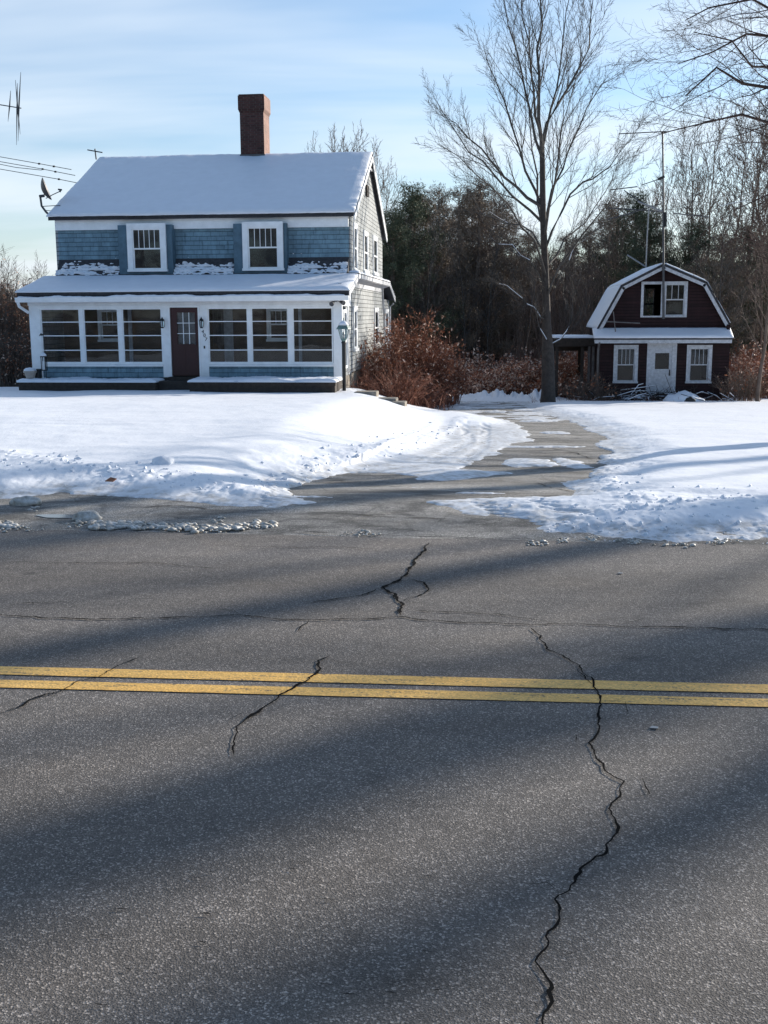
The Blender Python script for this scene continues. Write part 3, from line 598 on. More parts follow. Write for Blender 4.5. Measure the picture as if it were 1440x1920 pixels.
# flood light
p=aY(632,564,PF); fl=MB().tube([(p[0]-.02,PF-.02,p[2]+.02),(p[0]-.02,PF-.1,p[2]+.02)],.05,10)
fl.tube([(p[0]-.03,PF-.06,p[2]),(p[0]-.10,PF-.16,p[2]-.04)],.012,6).tube([(p[0]+.0,PF-.06,p[2]),(p[0]+.13,PF-.14,p[2]-.02)],.012,6)
fl.tube([(p[0]-.09,PF-.10,p[2]-.03),(p[0]-.12,PF-.2,p[2]-.08),(p[0]-.13,PF-.24,p[2]-.1)],[.03,.065,.07],12).tube([(p[0]+.1,PF-.1,p[2]-.02),(p[0]+.2,PF-.15,p[2]-.06),(p[0]+.22,PF-.17,p[2]-.07)],[.03,.065,.07],12)
fl.build('flood_light',METAL,house)
# porch roof, gutter, skirt roof along the side, rear shed roof
EX=-4.28; EL=HX0-.28
pr=MB().prism([(EL,31.72,2.38),(EL,WF-.1,2.95),(EL,WF-.1,2.86),(EL,31.72,2.31)],(EX-EL,0,0))
pr.build('porch_roof',SHGL,house)
pr2=MB().prism([(EX-.02,WF-.1,2.95),(EX-.02,WF-.1,2.86),(EX-.02,BK+.1,2.86),(EX-.02,BK+.1,2.95)],(-.25,0,.04)); pr2.build('skirt_roof',SHGL,house)
MB().prism([(HX0,BK,2.95),(HX0,46.1,2.35),(HX0,46.1,2.27),(HX0,BK,2.85)],(EX-HX0,0,0)).build('rear_roof',SHGL,house)
MB().box(HX0+.1,HX1-.002,BK+.005,45.9,-1.6,2.3).build('rear_extension_wall',SIDE,house)
tr_=MB().prism([(EX-.015,31.74,2.36),(EX-.015,WF-.08,2.93),(EX-.015,WF-.08,2.80),(EX-.015,31.74,2.22)],(.03,0,0))
tr_.prism([(EX-.015,WF-.075,2.93),(EX-.015,BK+.1,2.93),(EX-.015,BK+.1,2.80),(EX-.015,WF-.075,2.80)],(.03,0,0)).prism([(EX-.015,BK+.105,2.93),(EX-.015,46.12,2.34),(EX-.015,46.12,2.2),(EX-.015,BK+.105,2.80)],(.03,0,0))
tr_.prism([(EX-.016,WF+.3,2.78),(EX-.016,BK,2.78),(HX1+.03,BK,2.70),(HX1+.03,WF+.3,2.70)],(0,0,.012)).box(HX1+.002,HX1+.03,WF,BK,2.55,2.70)
tr_.box(HX1+.001,HX1+.03,45.75,45.92,-1.5,2.28).build('side_cornice',WHITED,house)
MB().box(EL,EX,31.735,31.755,2.24,2.372).build('drip_edge',DARK,house)
g=MB().prism([(EL-.02,31.60,2.24),(EL-.02,31.725,2.24),(EL-.02,31.725,2.10),(EL-.02,31.64,2.10)],(EX-EL+.02,0,0)).tube([(EL+.05,31.66,2.1),(EL+.06,31.72,1.98),(EL+.18,31.9,1.85),(EL+.24,31.95,1.8)],.045,8)
gut=g.build('gutter',WHITE,house)
MB().tube([(EX-.05,45.95,2.15),(HX1+.06,45.95,2.0),(HX1+.06,45.95,-.6)],.045,8).build('downspout',WHITED,house)
MB().tube([(HX1+.06,43.0,2.7),(HX1+.08,43.2,1.9),(HX1+.08,43.5,1.7),(HX1+.08,43.5,1.1)],.04,8).build('downspout',WHITED,house)
slab('gutter_snow',[(EL+.05,31.61,2.235),(EX-.1,31.61,2.235),(EX-.1,31.72,2.235),(EL+.05,31.72,2.235)],.045,gut,260,6,7,.09,edge=.04)
slab('porch_roof_snow',[(EL-.03,31.68,2.385),(EX+.02,31.68,2.385),(EX+.02,WF-.38,2.89),(EL-.03,WF-.38,2.89)],.09,house,180,26,9,.03,edge=.2,ragged=.03)
slab('skirt_roof_snow',[(HX1+.0,WF-.4,2.97),(EX+.03,WF-.4,2.95),(EX+.03,BK+.1,2.95),(HX1+.0,BK+.1,2.97)],.07,house,8,120,11,.03,edge=.08)
slab('rear_roof_snow',[(HX0,46.1,2.37),(EX+.02,46.1,2.37),(EX+.02,BK,2.96),(HX0,BK,2.96)],.07,house,30,20,11,.03,edge=.08)
# foundation
MB().box(HX1-.14,HX1-.03,PF+.16,45.9,-2.2,-.121).build('foundation_wall',STONE,house)
# step in front of the door
st=MB().box(X32(292),X32(392),31.3,31.98,-.5,-.2).box(X32(318),X32(376),31.7,31.985,-.199,-.1); o=st.build('doorstep',WOODD,loc=(-9.3,31.6,-.4)); tag(o,'low dark timber step under the maroon front door','step')
# ---- planters
def planter(pa,pb,y0,y1,zt,zb,lab,seed,dxr=0):
    r=thing('raised_planter',((pa+pb)/2,y0,zb),lab,'planter','snow-topped planters along the porch')
    MB().box(pa,pb,y0,y1,zb,zt).box(pa-.02,pb+.02,y0-.03,y0-.002,zt-.1,zt-.01).build('timber_box',WOODD,r)
    slab('snow_cap',[(pa-.04,y0-.05,zt),(pb+.04,y0-.05,zt),(pb+.04,y1,zt),(pa-.04,y1,zt)],.09,r,160,24,seed,.11,edge=.12,ragged=.03)
    return r
p0=aY(36,716,31.1);p1=aY(291,716,31.1); planter(p0[0],p1[0],31.05,31.9,-.22,-.55,'long low planter left of the front door with an even snow cap',61)
p0=aY(357,724,30.4);p1=aY(629,724,30.4); planter(p0[0],p1[0],30.3,31.75,-.16,-.6,'taller dark planter right of the front door with lumpy snow on it',67)
# pot, garden lantern
p=aY(58,700,31.6); r=thing('flower_pot',(p[0],31.55,-.13),'pale clay pot heaped with snow at the left porch corner','pot')
MB().lathe((p[0],31.55,-.13),[(.12,0),(.17,.16),(.20,.165),(.20,.22)],18).build('pot',POTM,r); MB().lathe((p[0],31.55,-.13),[(.19,.221),(.18,.26),(.12,.30),(.02,.32)],14).build('snow_cap',SNOW,r,smooth=True)
p=aY(72,700,31.7); tag(MB().box(p[0]-.07,p[0]+.07,31.6,31.8,-.14,.12).box(p[0]-.08,p[0]+.08,31.59,31.81,.12,.14).build('storage_box',BLACK,loc=(p[0],31.7,-.14)),'small dark box standing between the clay pot and the porch corner post','box')
p=aY(88,700,31.5); x=p[0]; r=thing('garden_lantern',(x,31.45,-.2),'small black lantern with a snow cap hanging from a hooked stake in the left planter','lantern')
q=MB().tube([(x,31.45,-.3),(x,31.45,1.0),(x-.02,31.45,1.14),(x-.09,31.45,1.2),(x-.15,31.45,1.12)],.009,6).build('hook_stake',BLACK,r)
MB().tube([(x-.07,31.45,1.13),(x-.07,31.45,1.18)],.05,8).build('bird_finial',BLACK,r)
l2=MB().box(x-.12,x+.02,31.38,31.52,.1,.13).box(x-.13,x+.03,31.37,31.53,.5,.53)
for a_ in (x-.12,x+.0):
    for b_ in (31.38,31.5): l2.box(a_,a_+.02,b_,b_+.02,.13,.5)
l2.build('lantern_frame',BLACK,r); MB().lathe((x-.05,31.45,.13),[(.035,0),(.035,.25)],10).build('candle',WHITE,r); MB().lathe((x-.05,31.45,.53),[(.09,0),(.08,.05),(.04,.09),(.01,.1)],10).build('snow_cap',SNOW,r,smooth=True)
# ---- lamp post
b=ground_at(645,731); Yl=31.0; p=aY(645.5,731,Yl); x=p[0]; zb=p[2]-.1; zt=float(aY(645,640,Yl)[2])
r=thing('lamp_post',(x,Yl,zb),'black garden lamp post with a pale green lantern beside the right porch corner','lamp post')
MB().tube([(x,Yl,zb),(x,Yl,zt)],.055,12).lathe((x,Yl,zt-.06),[(.06,0),(.075,.02),(.06,.05)],12).build('post',BLACK,r)
ln=MB().lathe((x,Yl,zt),[(.05,0),(.09,.05),(.085,.08)],6).lathe((x,Yl,zt),[(.21,.34),(.205,.36),(.11,.50),(.035,.56),(.015,.60),(.02,.63),(.004,.67)],8)
for k in range(6):
    an=k*math.pi/3+.3; ln.tube([(x+.085*math.cos(an),Yl+.085*math.sin(an),zt+.07),(x+.155*math.cos(an),Yl+.155*math.sin(an),zt+.35)],.009,4)
ln=ln.build('lantern',GREENM,r); MB().lathe((x,Yl,zt),[(.08,.075),(.148,.338)],6).build('lantern_glass',GLASS,ln); MB().lathe((x,Yl,zt),[(.02,.08),(.02,.16),(.035,.2),(.02,.27)],8).build('bulb',TUBEW,ln)
MB().lathe((x,Yl,zt),[(.15,.45),(.10,.52),(.03,.58)],8).build('snow_dusting',SNOW,ln,smooth=True)
# ---- stone blocks at the end of the walk
for px,py,sx,lab in ((688,748,.35,'squared stone block edging the bank nearest the lamp post'),(727,761,.3,'squared stone block lower down the snowy bank'),(748,768,.22,'smallest stone block lowest on the snowy bank')):
    p=ground_at(px,py); m=MB().box(p[0]-sx,p[0]+sx*.8,p[1]-.1,p[1]+.5,p[2]-.25,p[2]+.20)
    o=m.build('stone_block',STONE,loc=tuple(p)); tag(o,lab,'stone','stone blocks along the bank')
    bv=o.modifiers.new('b','BEVEL'); bv.width=.03; bv.segments=2
# ---- satellite dish
Yd=34.4
def dp(px,py,dy=0): return aY(px,py,Yd+dy)
r=thing('satellite_dish',dp(104,412),'grey satellite dish on a bent arm at the left eave of the blue house','satellite dish')
MB().tube([dp(106,413),dp(98,409),dp(86,397),dp(78,386),dp(76,372),dp(75.5,367)],.035,8).build('mast',METAL,r)
br_=MB().tube([dp(79,387),dp(113,385)],.012,5).tube([dp(82,394),dp(103,396)],.010,5); br_.build('brace',METAL,r)
c0=np.array(dp(82,356)); ax=np.array([.90,.27,.33]); ax/=np.linalg.norm(ax); u_=np.cross(ax,[0,0,1]); u_/=np.linalg.norm(u_); v_=np.cross(u_,ax)
vs=[];fs=[];K=28
for side in (0,.012):
    for i in range(7):
        rr=.36*i/6
        for k in range(K):
            an=2*math.pi*k/K; vs.append(c0+u_*rr*.92*math.cos(an)+v_*rr*math.sin(an)+ax*(.16*(rr/.36)**2-.05-side))
for s_ in (0,1):
    for i in range(6):
        for k in range(K):
            a_=s_*7*K+i*K+k;b_=s_*7*K+i*K+(k+1)%K; fs.append((a_,b_,b_+K,a_+K))
for k in range(K): fs.append((6*K+k,6*K+(k+1)%K,13*K+(k+1)%K,13*K+k))
MB().add(vs,fs).build('reflector',METAL,r,smooth=True)
MB().tube([dp(86,372),dp(99,365),dp(112,359)],.014,6).tube([dp(112,360),dp(114,355)],[.035,.03],8).tube([dp(109,355),dp(116,356)],.025,8).build('feed_arm',METAL,r); MB().tube([dp(74,368),dp(83,367)],.045,8).build('bracket',METAL,r)
# ---- antennas on the house
r=thing('roof_antenna',aY(180,297,39),'small crossed antenna standing on the left end of the house ridge','antenna')
MB().tube([aY(180.5,299,39),aY(178,279,39)],.025,6).build('mast',METAL,r); MB().tube([aY(164,281,39),aY(192,286,39)],.022,6).build('boom',METAL,r)
Ya=40
r=thing('wire_antenna',aY(-60,600,Ya),'large antenna with long thin horizontal rods reaching in from the left above the dish','antenna')
m=MB().tube([aY(-60,640,Ya),aY(-60,240,Ya)],.06,8); m.build('mast',METAL,r)
for P in ([(-60,284),(0,294),(74,307),(134,318)],[(-60,289),(0,303),(80,317),(141,329)],[(-60,297),(0,308),(30,314),(78,319)],[(-60,307),(0,317),(110,336),(145,343)]):
    MB().tube([aY(a,b,Ya) for a,b in P],.012,5).build('rod',METAL,r)
for a,b in ((73.5,307),(101,312),(80,317),(104,322),(110.5,336)): q=aY(a,b,Ya); MB().tube([q-[.035,0,0],q+[.035,0,0]],.035,6).build('spacer',BLACK,r)
r=thing('yagi_antenna',aY(-70,640,42),'tall antenna with upright rods on a thin boom at the top left edge','antenna')
MB().tube([aY(-70,640,42),aY(-70,185,42)],.06,8).build('mast',METAL,r); MB().tube([aY(-70,185,42),aY(40,203,42)],.02,5).build('boom',METAL,r)
for P in ([(39,135),(36,190),(34,265)],[(29,150),(33,200),(38,252)],[(33,156),(32,205),(31,272)],[(20,170),(18,200),(15,228)]): MB().tube([aY(a,b,42) for a,b in P],[.008,.03,.006],5).build('element',METAL,r)

# ============================================================ COTTAGE
CY=43.1
cot=thing('maroon_cottage',(6.4,45,-1.75),'small dark maroon gambrel-roofed cottage with white windows and a snowy roof','cottage')
def c3(px,py,Y=CY): return aY(px,py,Y)
def cx(px,Y=CY,py=620): return float(aY(px,py,Y)[0])
def cz(py,px=1243,Y=CY): return float(aY(px,py,Y)[2])
CB=CY+4.8
pk=(cx(1243,py=492),cz(494)); bl=(cx(1163,py=533),cz(534)); brr=(cx(1324,py=527),cz(529)); el=(cx(1118,py=616),cz(615)); er=(cx(1367,py=605),cz(606))
wl0,wl1=el[0]+.12,er[0]-.05
def clip(poly,ax,v,keep):  # poly of (x,z)
    out=[]
    for i in range(len(poly)):
        a,b=poly[i],poly[(i+1)%len(poly)]; fa=(a[ax]-v)*keep;fb_=(b[ax]-v)*keep
        if fa>=0: out.append(a)
        if fa*fb_<0: t=fa/(fa-fb_); out.append((a[0]+(b[0]-a[0])*t,a[1]+(b[1]-a[1])*t))
    return out
def wall_hole(m,poly,hole,y,th):
    x0,x1,z0,z1=hole
    for pcs in (clip(poly,0,x0,-1),clip(poly,0,x1,1),clip(clip(clip(poly,0,x0,1),0,x1,-1),1,z0,-1),clip(clip(clip(poly,0,x0,1),0,x1,-1),1,z1,1)):
        if len(pcs)>=3: m.prism([(a,y,b) for a,b in pcs],(0,th,0))
gpoly=[(wl0,cz(620)),(wl1,cz(620)),(brr[0]-.03,brr[1]-.12),(pk[0],pk[1]-.12),(bl[0]+.03,bl[1]-.12)]
h0=(cx(1203),cx(1282),cz(593,1240),cz(533,1240))
m=MB(); wall_hole(m,gpoly,h0,CY,.12); m.build('gable_wall',MAROON,cot)
# lower front wall stands forward
LY=CY-.42; lz1=cz(636,1243,LY)
WN=[(cx(1158.5,LY),cx(1192,LY),cz(715,1175,LY),cz(653,1175,LY)),(cx(1296,LY),cx(1331,LY),cz(715,1310,LY),cz(653,1310,LY))]
DR=(cx(1225,LY),cx(1262,LY),cz(738,1243,LY),cz(645,1243,LY))
lx0,lx1=cx(1124,LY,700),cx(1366,LY,700)
xs=[lx0,WN[0][0],WN[0][1],DR[0]-.02,DR[1]+.02,WN[1][0],WN[1][1],lx1]
m=MB(); zb_=-2.1
for i in range(0,7,2): m.box(xs[i],xs[i+1],LY,LY+.12,zb_,lz1)
for wv in WN: m.box(wv[0],wv[1],LY,LY+.12,zb_,wv[2]).box(wv[0],wv[1],LY,LY+.12,wv[3],lz1)
m.box(DR[0]-.02,DR[1]+.02,LY,LY+.12,DR[3],lz1).box(DR[0]-.02,DR[1]+.02,LY,LY+.12,zb_,DR[2]-.03); m.build('front_wall',MAROON,cot)
MB().box(lx0,lx0+.12,LY+.121,CB,zb_,el[1]-.06).build('side_wall',MAROON,cot); MB().box(lx1-.12,lx1,LY+.121,CB,zb_,er[1]-.06).build('side_wall',MAROON,cot)
bh=(cx(1203,CB-.1,560)-.05,cx(1225,CB-.1,560)+.05,cz(600,1215,CB-.1),cz(540,1215,CB-.1))
rp=[(lx0+.121,zb_),(lx1-.121,zb_),(wl1,el[1]),(brr[0]-.03,brr[1]-.12),(pk[0],pk[1]-.12),(bl[0]+.03,bl[1]-.12),(wl0+.1,el[1])]
m=MB(); wall_hole(m,rp,bh,CB-.12,.1); m.build('rear_wall',INTD,cot)
MB().box(lx0+.13,lx1-.13,LY+.13,CB-.13,cz(622),cz(622)+.06).box(lx0+.13,lx1-.13,LY+.13,CB-.13,-1.75,-1.65).build('inner_floor',INTD,cot)
f=MB(); sash(f,bh[0],bh[1],bh[2],bh[3],CB-.15,.05,.04); f.box(bh[0],bh[1],CB-.15,CB-.12,(bh[2]+bh[3])/2-.04,(bh[2]+bh[3])/2+.04); xm=(bh[0]+bh[1])/2
for q in (xm-.1,xm+.1): f.box(q-.012,q+.012,CB-.148,CB-.125,(bh[2]+bh[3])/2+.04,bh[3]-.05)
f.build('rear_window',WHITED,cot)
# roof: four facets
facets=[(el,bl),(bl,pk),(pk,brr),(brr,er)]
m=MB()
for k,(a,b) in enumerate(facets):
    a=np.array(a);b=np.array(b); d_=(b-a)/np.linalg.norm(b-a); n_=np.array([-d_[1],d_[0]]); 
    if n_[1]<0:n_=-n_
    m.prism([(a[0],CY-.22,a[1]-.02),(b[0],CY-.22,b[1]-.02),(b[0]-n_[0]*.07,CY-.22,b[1]-n_[1]*.07-.02),(a[0]-n_[0]*.07,CY-.22,a[1]-n_[1]*.07-.02)],(0,CB+.1-CY+.22,0))
croof=m.build('roof',SHGL,cot)
for k,(a,b) in enumerate(facets): slab('roof_snow',[(a[0],CY-.25,a[1]),(a[0],CB+.12,a[1]),(b[0],CB+.12,b[1]),(b[0],CY-.25,b[1])],(.035,.06,.06,.03)[k],croof,40,16,70+k,.03,edge=.1)
m=MB()
for a,b in facets:
    a=np.array(a);b=np.array(b); d_=(b-a)/np.linalg.norm(b-a); n_=np.array([-d_[1],d_[0]])
    if n_[1]<0:n_=-n_
    m.prism([(a[0]-n_[0]*.075,CY-.24,a[1]-n_[1]*.075-.02),(b[0]-n_[0]*.075,CY-.24,b[1]-n_[1]*.075-.02),(b[0]-n_[0]*.19,CY-.24,b[1]-n_[1]*.19-.02),(a[0]-n_[0]*.19,CY-.24,a[1]-n_[1]*.19-.02)],(0,.03,0))
m.build('rake_board',WHITED,croof)
# upper windows
ux=[(cx(1204.5),cx(1237)),(cx(1245),cx(1281))]; uz0,uz1=cz(592,1240),cz(533,1240)
m=MB(); t_=.1
m.box(ux[0][0]-t_,ux[0][0],CY-.03,CY+.06,uz0-.06,uz1+.1).box(ux[0][1],ux[1][0],CY-.03,CY+.06,uz0-.06,uz1+.1).box(ux[1][1],ux[1][1]+t_,CY-.03,CY+.06,uz0-.06,uz1+.1).box(ux[0][0],ux[0][1],CY-.028,CY+.06,uz1,uz1+.1).box(ux[1][0],ux[1][1],CY-.028,CY+.06,uz1,uz1+.1).box(ux[0][0],ux[0][1],CY-.028,CY+.06,uz0-.06,uz0).box(ux[1][0],ux[1][1],CY-.028,CY+.06,uz0-.06,uz0)
w=m.build('upper_window',WHITED,cot); w['label']='paired upstairs window with its left half broken out'
m=MB(); a_,b_=ux[1]; zm=(uz0+uz1)/2; sash(m,a_,b_,zm,uz1,CY,.035,.03); sash(m,a_,b_,uz0,zm+.03,CY+.032,.04,.03)
for i in (1,2): q=a_+(b_-a_)*i/3; m.box(q-.01,q+.01,CY+.003,CY+.025,zm+.035,uz1-.035)
m.build('sash',WHITED,w); MB().box(a_+.03,b_-.03,CY+.012,CY+.017,zm+.02,uz1-.02).box(a_+.03,b_-.03,CY+.045,CY+.05,uz0+.02,zm).build('pane',GLASS,w)
MB().box(a_-.1,b_+.2,CY+.35,CY+.4,uz0-.3,uz1+.1).build('inner_partition',INTD,cot)
for k,wv in enumerate(WN):
    ww=dbl_window(cot,wv[0],wv[1],wv[2],wv[3],LY,3,.125,'top',WHITED,lab=('ground-floor cottage window on the side of the maple' if k==0 else 'ground-floor cottage window on the side away from the maple'),rail=.49)
m=MB().box(DR[0]-.2,DR[0],LY-.03,LY+.1,DR[2]-.05,lz1).box(DR[1],DR[1]+.17,LY-.03,LY+.1,DR[2]-.05,lz1).box(DR[0],DR[1],LY-.03,LY+.1,DR[3],lz1).build('door_casing',WHITED,cot)
gx0,gx1,gz0,gz1=cx(1230.5,LY),cx(1257,LY),cz(692,1243,LY),cz(662,1243,LY)
m=MB().box(DR[0],gx0,LY,LY+.05,DR[2],DR[3]).box(gx1,DR[1],LY,LY+.05,DR[2],DR[3]).box(gx0,gx1,LY,LY+.05,DR[2],gz0).box(gx0,gx1,LY,LY+.05,gz1,DR[3])
for i in range(6): q=DR[2]+.08+i*(gz0-.1-DR[2])/6; m.box(gx0,gx1,LY-.012,LY-.001,q,q+.1)
dd=m.build('cottage_door',WHITED,cot); MB().box(gx0,gx1,LY+.02,LY+.026,gz0,gz1).build('pane',GLASS,dd); MB().box(DR[1]-.09,DR[1]-.05,LY-.04,LY-.002,gz0-.25,gz0-.02).build('door_handle',BLACK,dd)
# shed strip roof over the lower front
sx0,sx1=cx(1114,LY-.35,632),cx(1375,LY-.35,632); sz0=cz(634,1243,LY-.35); sz1=cz(616,1243,CY)
MB().prism([(sx0,LY-.32,sz0),(sx0,CY-.002,sz1),(sx0,CY-.002,sz1-.07),(sx0,LY-.32,sz0-.06)],(sx1-sx0,0,0)).build('pent_roof',SHGL,cot)
MB().box(sx0+.03,sx1-.03,LY-.30,LY-.27,sz0-.19,sz0-.06).prism([(sx0+.03,LY-.265,sz0-.12),(sx0+.03,LY-.01,sz0-.12),(sx0+.03,LY-.01,sz0-.09),(sx0+.03,LY-.265,sz0-.09)],(sx1-sx0-.06,0,0)).build('fascia_board',WHITED,cot)
slab('pent_roof_snow',[(sx0-.02,LY-.34,sz0+.002),(sx1+.02,LY-.34,sz0+.002),(sx1+.02,CY-.05,sz1+.002),(sx0-.02,CY-.05,sz1+.002)],.07,cot,120,12,81,.03,edge=.1,ragged=.02)
# corner boards, downspout, grey slats on the left side
m=MB()
for px in (1104,1111.5,1121): q=cx(px,CY+1.2,690); m.box(q-.05,q+.05,CY+1.2,CY+1.26,cz(718,1110,CY+1.2),cz(642,1110,CY+1.2))
m.build('side_slat',TIMB,cot); MB().tube([(lx0-.06,LY-.3,sz0-.15),(lx0-.08,LY-.05,sz0-.4),(lx0-.08,LY-.05,-1.8)],.04,8).build('downspout',TIMB,cot)
# lean-to carport to the left
lc0,lc1=2.25,lx0-.02; lzt=cz(632,1080,46)
m=MB().box(lc0,lc1,44.2,47.5,lzt-.08,lzt).build('lean_to_roof',WOODD,cot)
m2=MB().box(lc0,lc1,44.17,44.198,lzt-.33,lzt-.02)
for i in range(6): q=lc0+.15+i*(lc1-lc0-.3)/5; m2.box(q-.03,q+.03,44.21,47.4,lzt-.22,lzt-.081)
m2.box(lc0,lc1,47.2,47.3,lzt-.6,lzt-.23).build('lean_to_beam',WOODD,cot)
for q,y_ in ((lc0+.1,44.3),(lc0+1.1,44.35),(lc0+.1,47.3),(lc0+1.2,47.3)): MB().box(q-.06,q+.06,y_-.06,y_+.06,-2.1,lzt-.34).build('lean_to_post',WOODD,cot)
slab('lean_to_snow',[(lc0-.05,44.15,lzt),(lc1,44.15,lzt),(lc1,47.5,lzt),(lc0-.05,47.5,lzt)],.08,cot,30,20,83,.04)
# cottage antennas
Y1=CY-.3
r=thing('mast_antenna',c3(1243,760,Y1),'tallest antenna mast, rising in front of the cottage gable, long rod at its top','antenna')
MB().tube([c3(1244,598,Y1),c3(1244,480,Y1),c3(1243.5,330,Y1),c3(1242.5,246,Y1)],[.045,.045,.035,.03],8).build('mast',METAL,r)
MB().tube([c3(1160,251,Y1),c3(1250,246.5,Y1)],.02,5).build('boom',METAL,r); MB().tube([c3(1203,347,Y1),c3(1244,333,Y1)],.016,5).build('element',METAL,r); MB().tube([c3(1234,336,Y1),c3(1246,331,Y1)],.05,6).build('clamp',BLACK,r); MB().tube([c3(1288,369,Y1),c3(1320,361,Y1)],.01,5).build('element',METAL,r); MB().tube([c3(1247,398,Y1),c3(1247,425,Y1)],.07,6).build('rotor_box',BLACK,r)
Y2=CY+1.5
r=thing('roof_antenna',c3(1211,500,Y2),'shorter antenna on the cottage roof with crossed rods on a pale tilted boom','antenna')
MB().tube([c3(1211,502,Y2),c3(1213,450,Y2),c3(1216.5,391,Y2)],.03,6).build('mast',TUBEW,r); MB().tube([c3(1196,378,Y2),c3(1243,397,Y2)],.035,6).build('boom',TUBEW,r)
for P in ([(1138,412),(1175,402),(1240,382)],[(1170,357),(1200,378),(1216,388)],[(1140,390),(1190,393),(1240,397)],[(1262,400),(1330,407)],[(1145,356),(1195,350)]): MB().tube([c3(a,b,Y2+.2) for a,b in P],.022,5).build('element',METAL,r)
MB().tube([c3(1176,478,Y2),c3(1209,499,Y2)],.03,6).build('stay_bar',TUBEW,r)
Y3=LY-.12; r=thing('fallen_antenna',c3(1150,614,Y3),'small cross-shaped antenna leaning on the pent roof below the cottage gable','antenna')
MB().tube([c3(1154,622,Y3),c3(1150,584,Y3)],.02,5).build('mast',TIMB,r); MB().tube([c3(1137,603,Y3),c3(1200,606,Y3)],.022,5).build('boom',TIMB,r)

# ============================================================ TREES
def tubes(groups):
    """groups: dict (n,k)->list of (pts,radii) ; one vertex/face array"""
    VV=[];FF={};off=0; quads=[]
    for (n,k),lst in groups.items():
        P=np.array([a for a,_ in lst]);Rr=np.array([b for _,b in lst]); B=len(lst)
        T=np.gradient(P,axis=1); T/=np.linalg.norm(T,axis=2)[...,None]+1e-9
        ref=np.where(np.abs(T[...,2:3])<.9,np.array([0,0,1.]),np.array([1.,0,0])); A=np.cross(T,ref); A/=np.linalg.norm(A,axis=2)[...,None]+1e-9; C=np.cross(T,A)
        an=2*np.pi*np.arange(k)/k; ring=P[:,:,None,:]+(A[:,:,None,:]*np.cos(an)[None,None,:,None]+C[:,:,None,:]*np.sin(an)[None,None,:,None])*Rr[:,:,None,None]
        VV.append(ring.reshape(-1,3)); id_=np.arange(B*n*k).reshape(B,n,k)+off; off+=B*n*k; r1=np.roll(id_,-1,2)
        quads.append(np.stack([id_[:,:-1],r1[:,:-1],r1[:,1:],id_[:,1:]],-1).reshape(-1,4))
    return np.concatenate(VV),np.concatenate(quads)
def nrm(v): l=math.sqrt(v[0]**2+v[1]**2+v[2]**2)+1e-9; return (v[0]/l,v[1]/l,v[2]/l)
class Tree:
    def __init__(s,seed,cfg): s.r=random.Random(seed); s.c=cfg; s.g=[{},{}]; s.sn=[]
    def put(s,lev,pts,rad):
        g=s.g[0 if lev==0 else 1]; k=(8,5,4,3,3,3)[min(lev,5)]
        g.setdefault((len(pts),k),[]).append((pts,rad))
    def grow(s,p,d,Ln,r,lev):
        c=s.c; n=c['n'][lev]; rg=s.r; pts=[p];rad=[r]; st=Ln/(n-1); wob=c['wob'][lev]; up=c['up'][lev]; dirs=[d]
        end=c['end'][lev]
        for i in range(1,n):
            d=nrm((d[0]+rg.gauss(0,wob),d[1]+rg.gauss(0,wob),d[2]+rg.gauss(0,wob*.7)+up)); p=(p[0]+d[0]*st,p[1]+d[1]*st,p[2]+d[2]*st); pts.append(p); dirs.append(d); rad.append(r*(1-(1-end)*i/(n-1)))
        s.put(lev,pts,rad)
        if s.c.get('snow') and 1<=lev<=2 and rg.random()<c['snow']:
            a=rg.randint(0,n-3); q=pts[a:a+3]
            if abs(dirs[a][2])<.62: s.sn.append(([(x,y,z+rr*.75) for (x,y,z),rr in zip(q,rad[a:a+3])],[rr*.85+(.008 if c['rmin']>.005 else .001) for rr in rad[a:a+3]]))
        if lev+1<len(c['n']): s.kids(pts,dirs,rad,Ln,lev)
    def kids(s,pts,dirs,rad,Ln,lev):
        c=s.c; rg=s.r; n=len(pts); K=c['k'][lev]; K=int(K*rg.uniform(.8,1.2)+.5); a0=rg.uniform(0,6.28)
        for j in range(K):
            t=c['t0'][lev]+(1-c['t0'][lev])*((j+rg.random()*.8)/K); f=t*(n-1); i=min(int(f),n-2); f-=i
            p=tuple(pts[i][q]*(1-f)+pts[i+1][q]*f for q in range(3)); d=dirs[i+1]; an=R(c['ang'][lev]*rg.uniform(.7,1.3))*(1-.35*t)
            a0+=2.4+rg.uniform(-.5,.5); ref=(0,0,1) if abs(d[2])<.9 else (1,0,0)
            u=nrm((d[1]*ref[2]-d[2]*ref[1],d[2]*ref[0]-d[0]*ref[2],d[0]*ref[1]-d[1]*ref[0])); v=(d[1]*u[2]-d[2]*u[1],d[2]*u[0]-d[0]*u[2],d[0]*u[1]-d[1]*u[0])
            sa,ca=math.sin(an),math.cos(an); dd=nrm(tuple(d[q]*ca+(u[q]*math.cos(a0)+v[q]*math.sin(a0))*sa for q in range(3)))
            rr=(rad[i]*(1-f)+rad[i+1]*f)*c['rr'][lev]; ll=Ln*c['lr'][lev]*(1-c['tl'][lev]*t)*rg.uniform(.7,1.25)
            s.grow(p,dd,ll,max(rr,c['rmin']),lev+1)
def make_tree(T,name,loc,label,cat,group,mt,mc,twigs=True):
    r=thing(name,loc,label,cat,group); lo=np.array(loc,float)
    V,Fc=tubes(T.g[0]); o=link_mesh('trunk',V+lo,Fc,mt,r,smooth=True)
    V,Fc=tubes(T.g[1]); link_mesh('crown',V+lo,Fc,mc,r)
    if T.sn:
        for q in T.sn[:60]: V,Fc=tubes({(len(q[0]),5):[q]}); link_mesh('branch_snow',V+lo,Fc,SNOW,r,smooth=True)
    return r
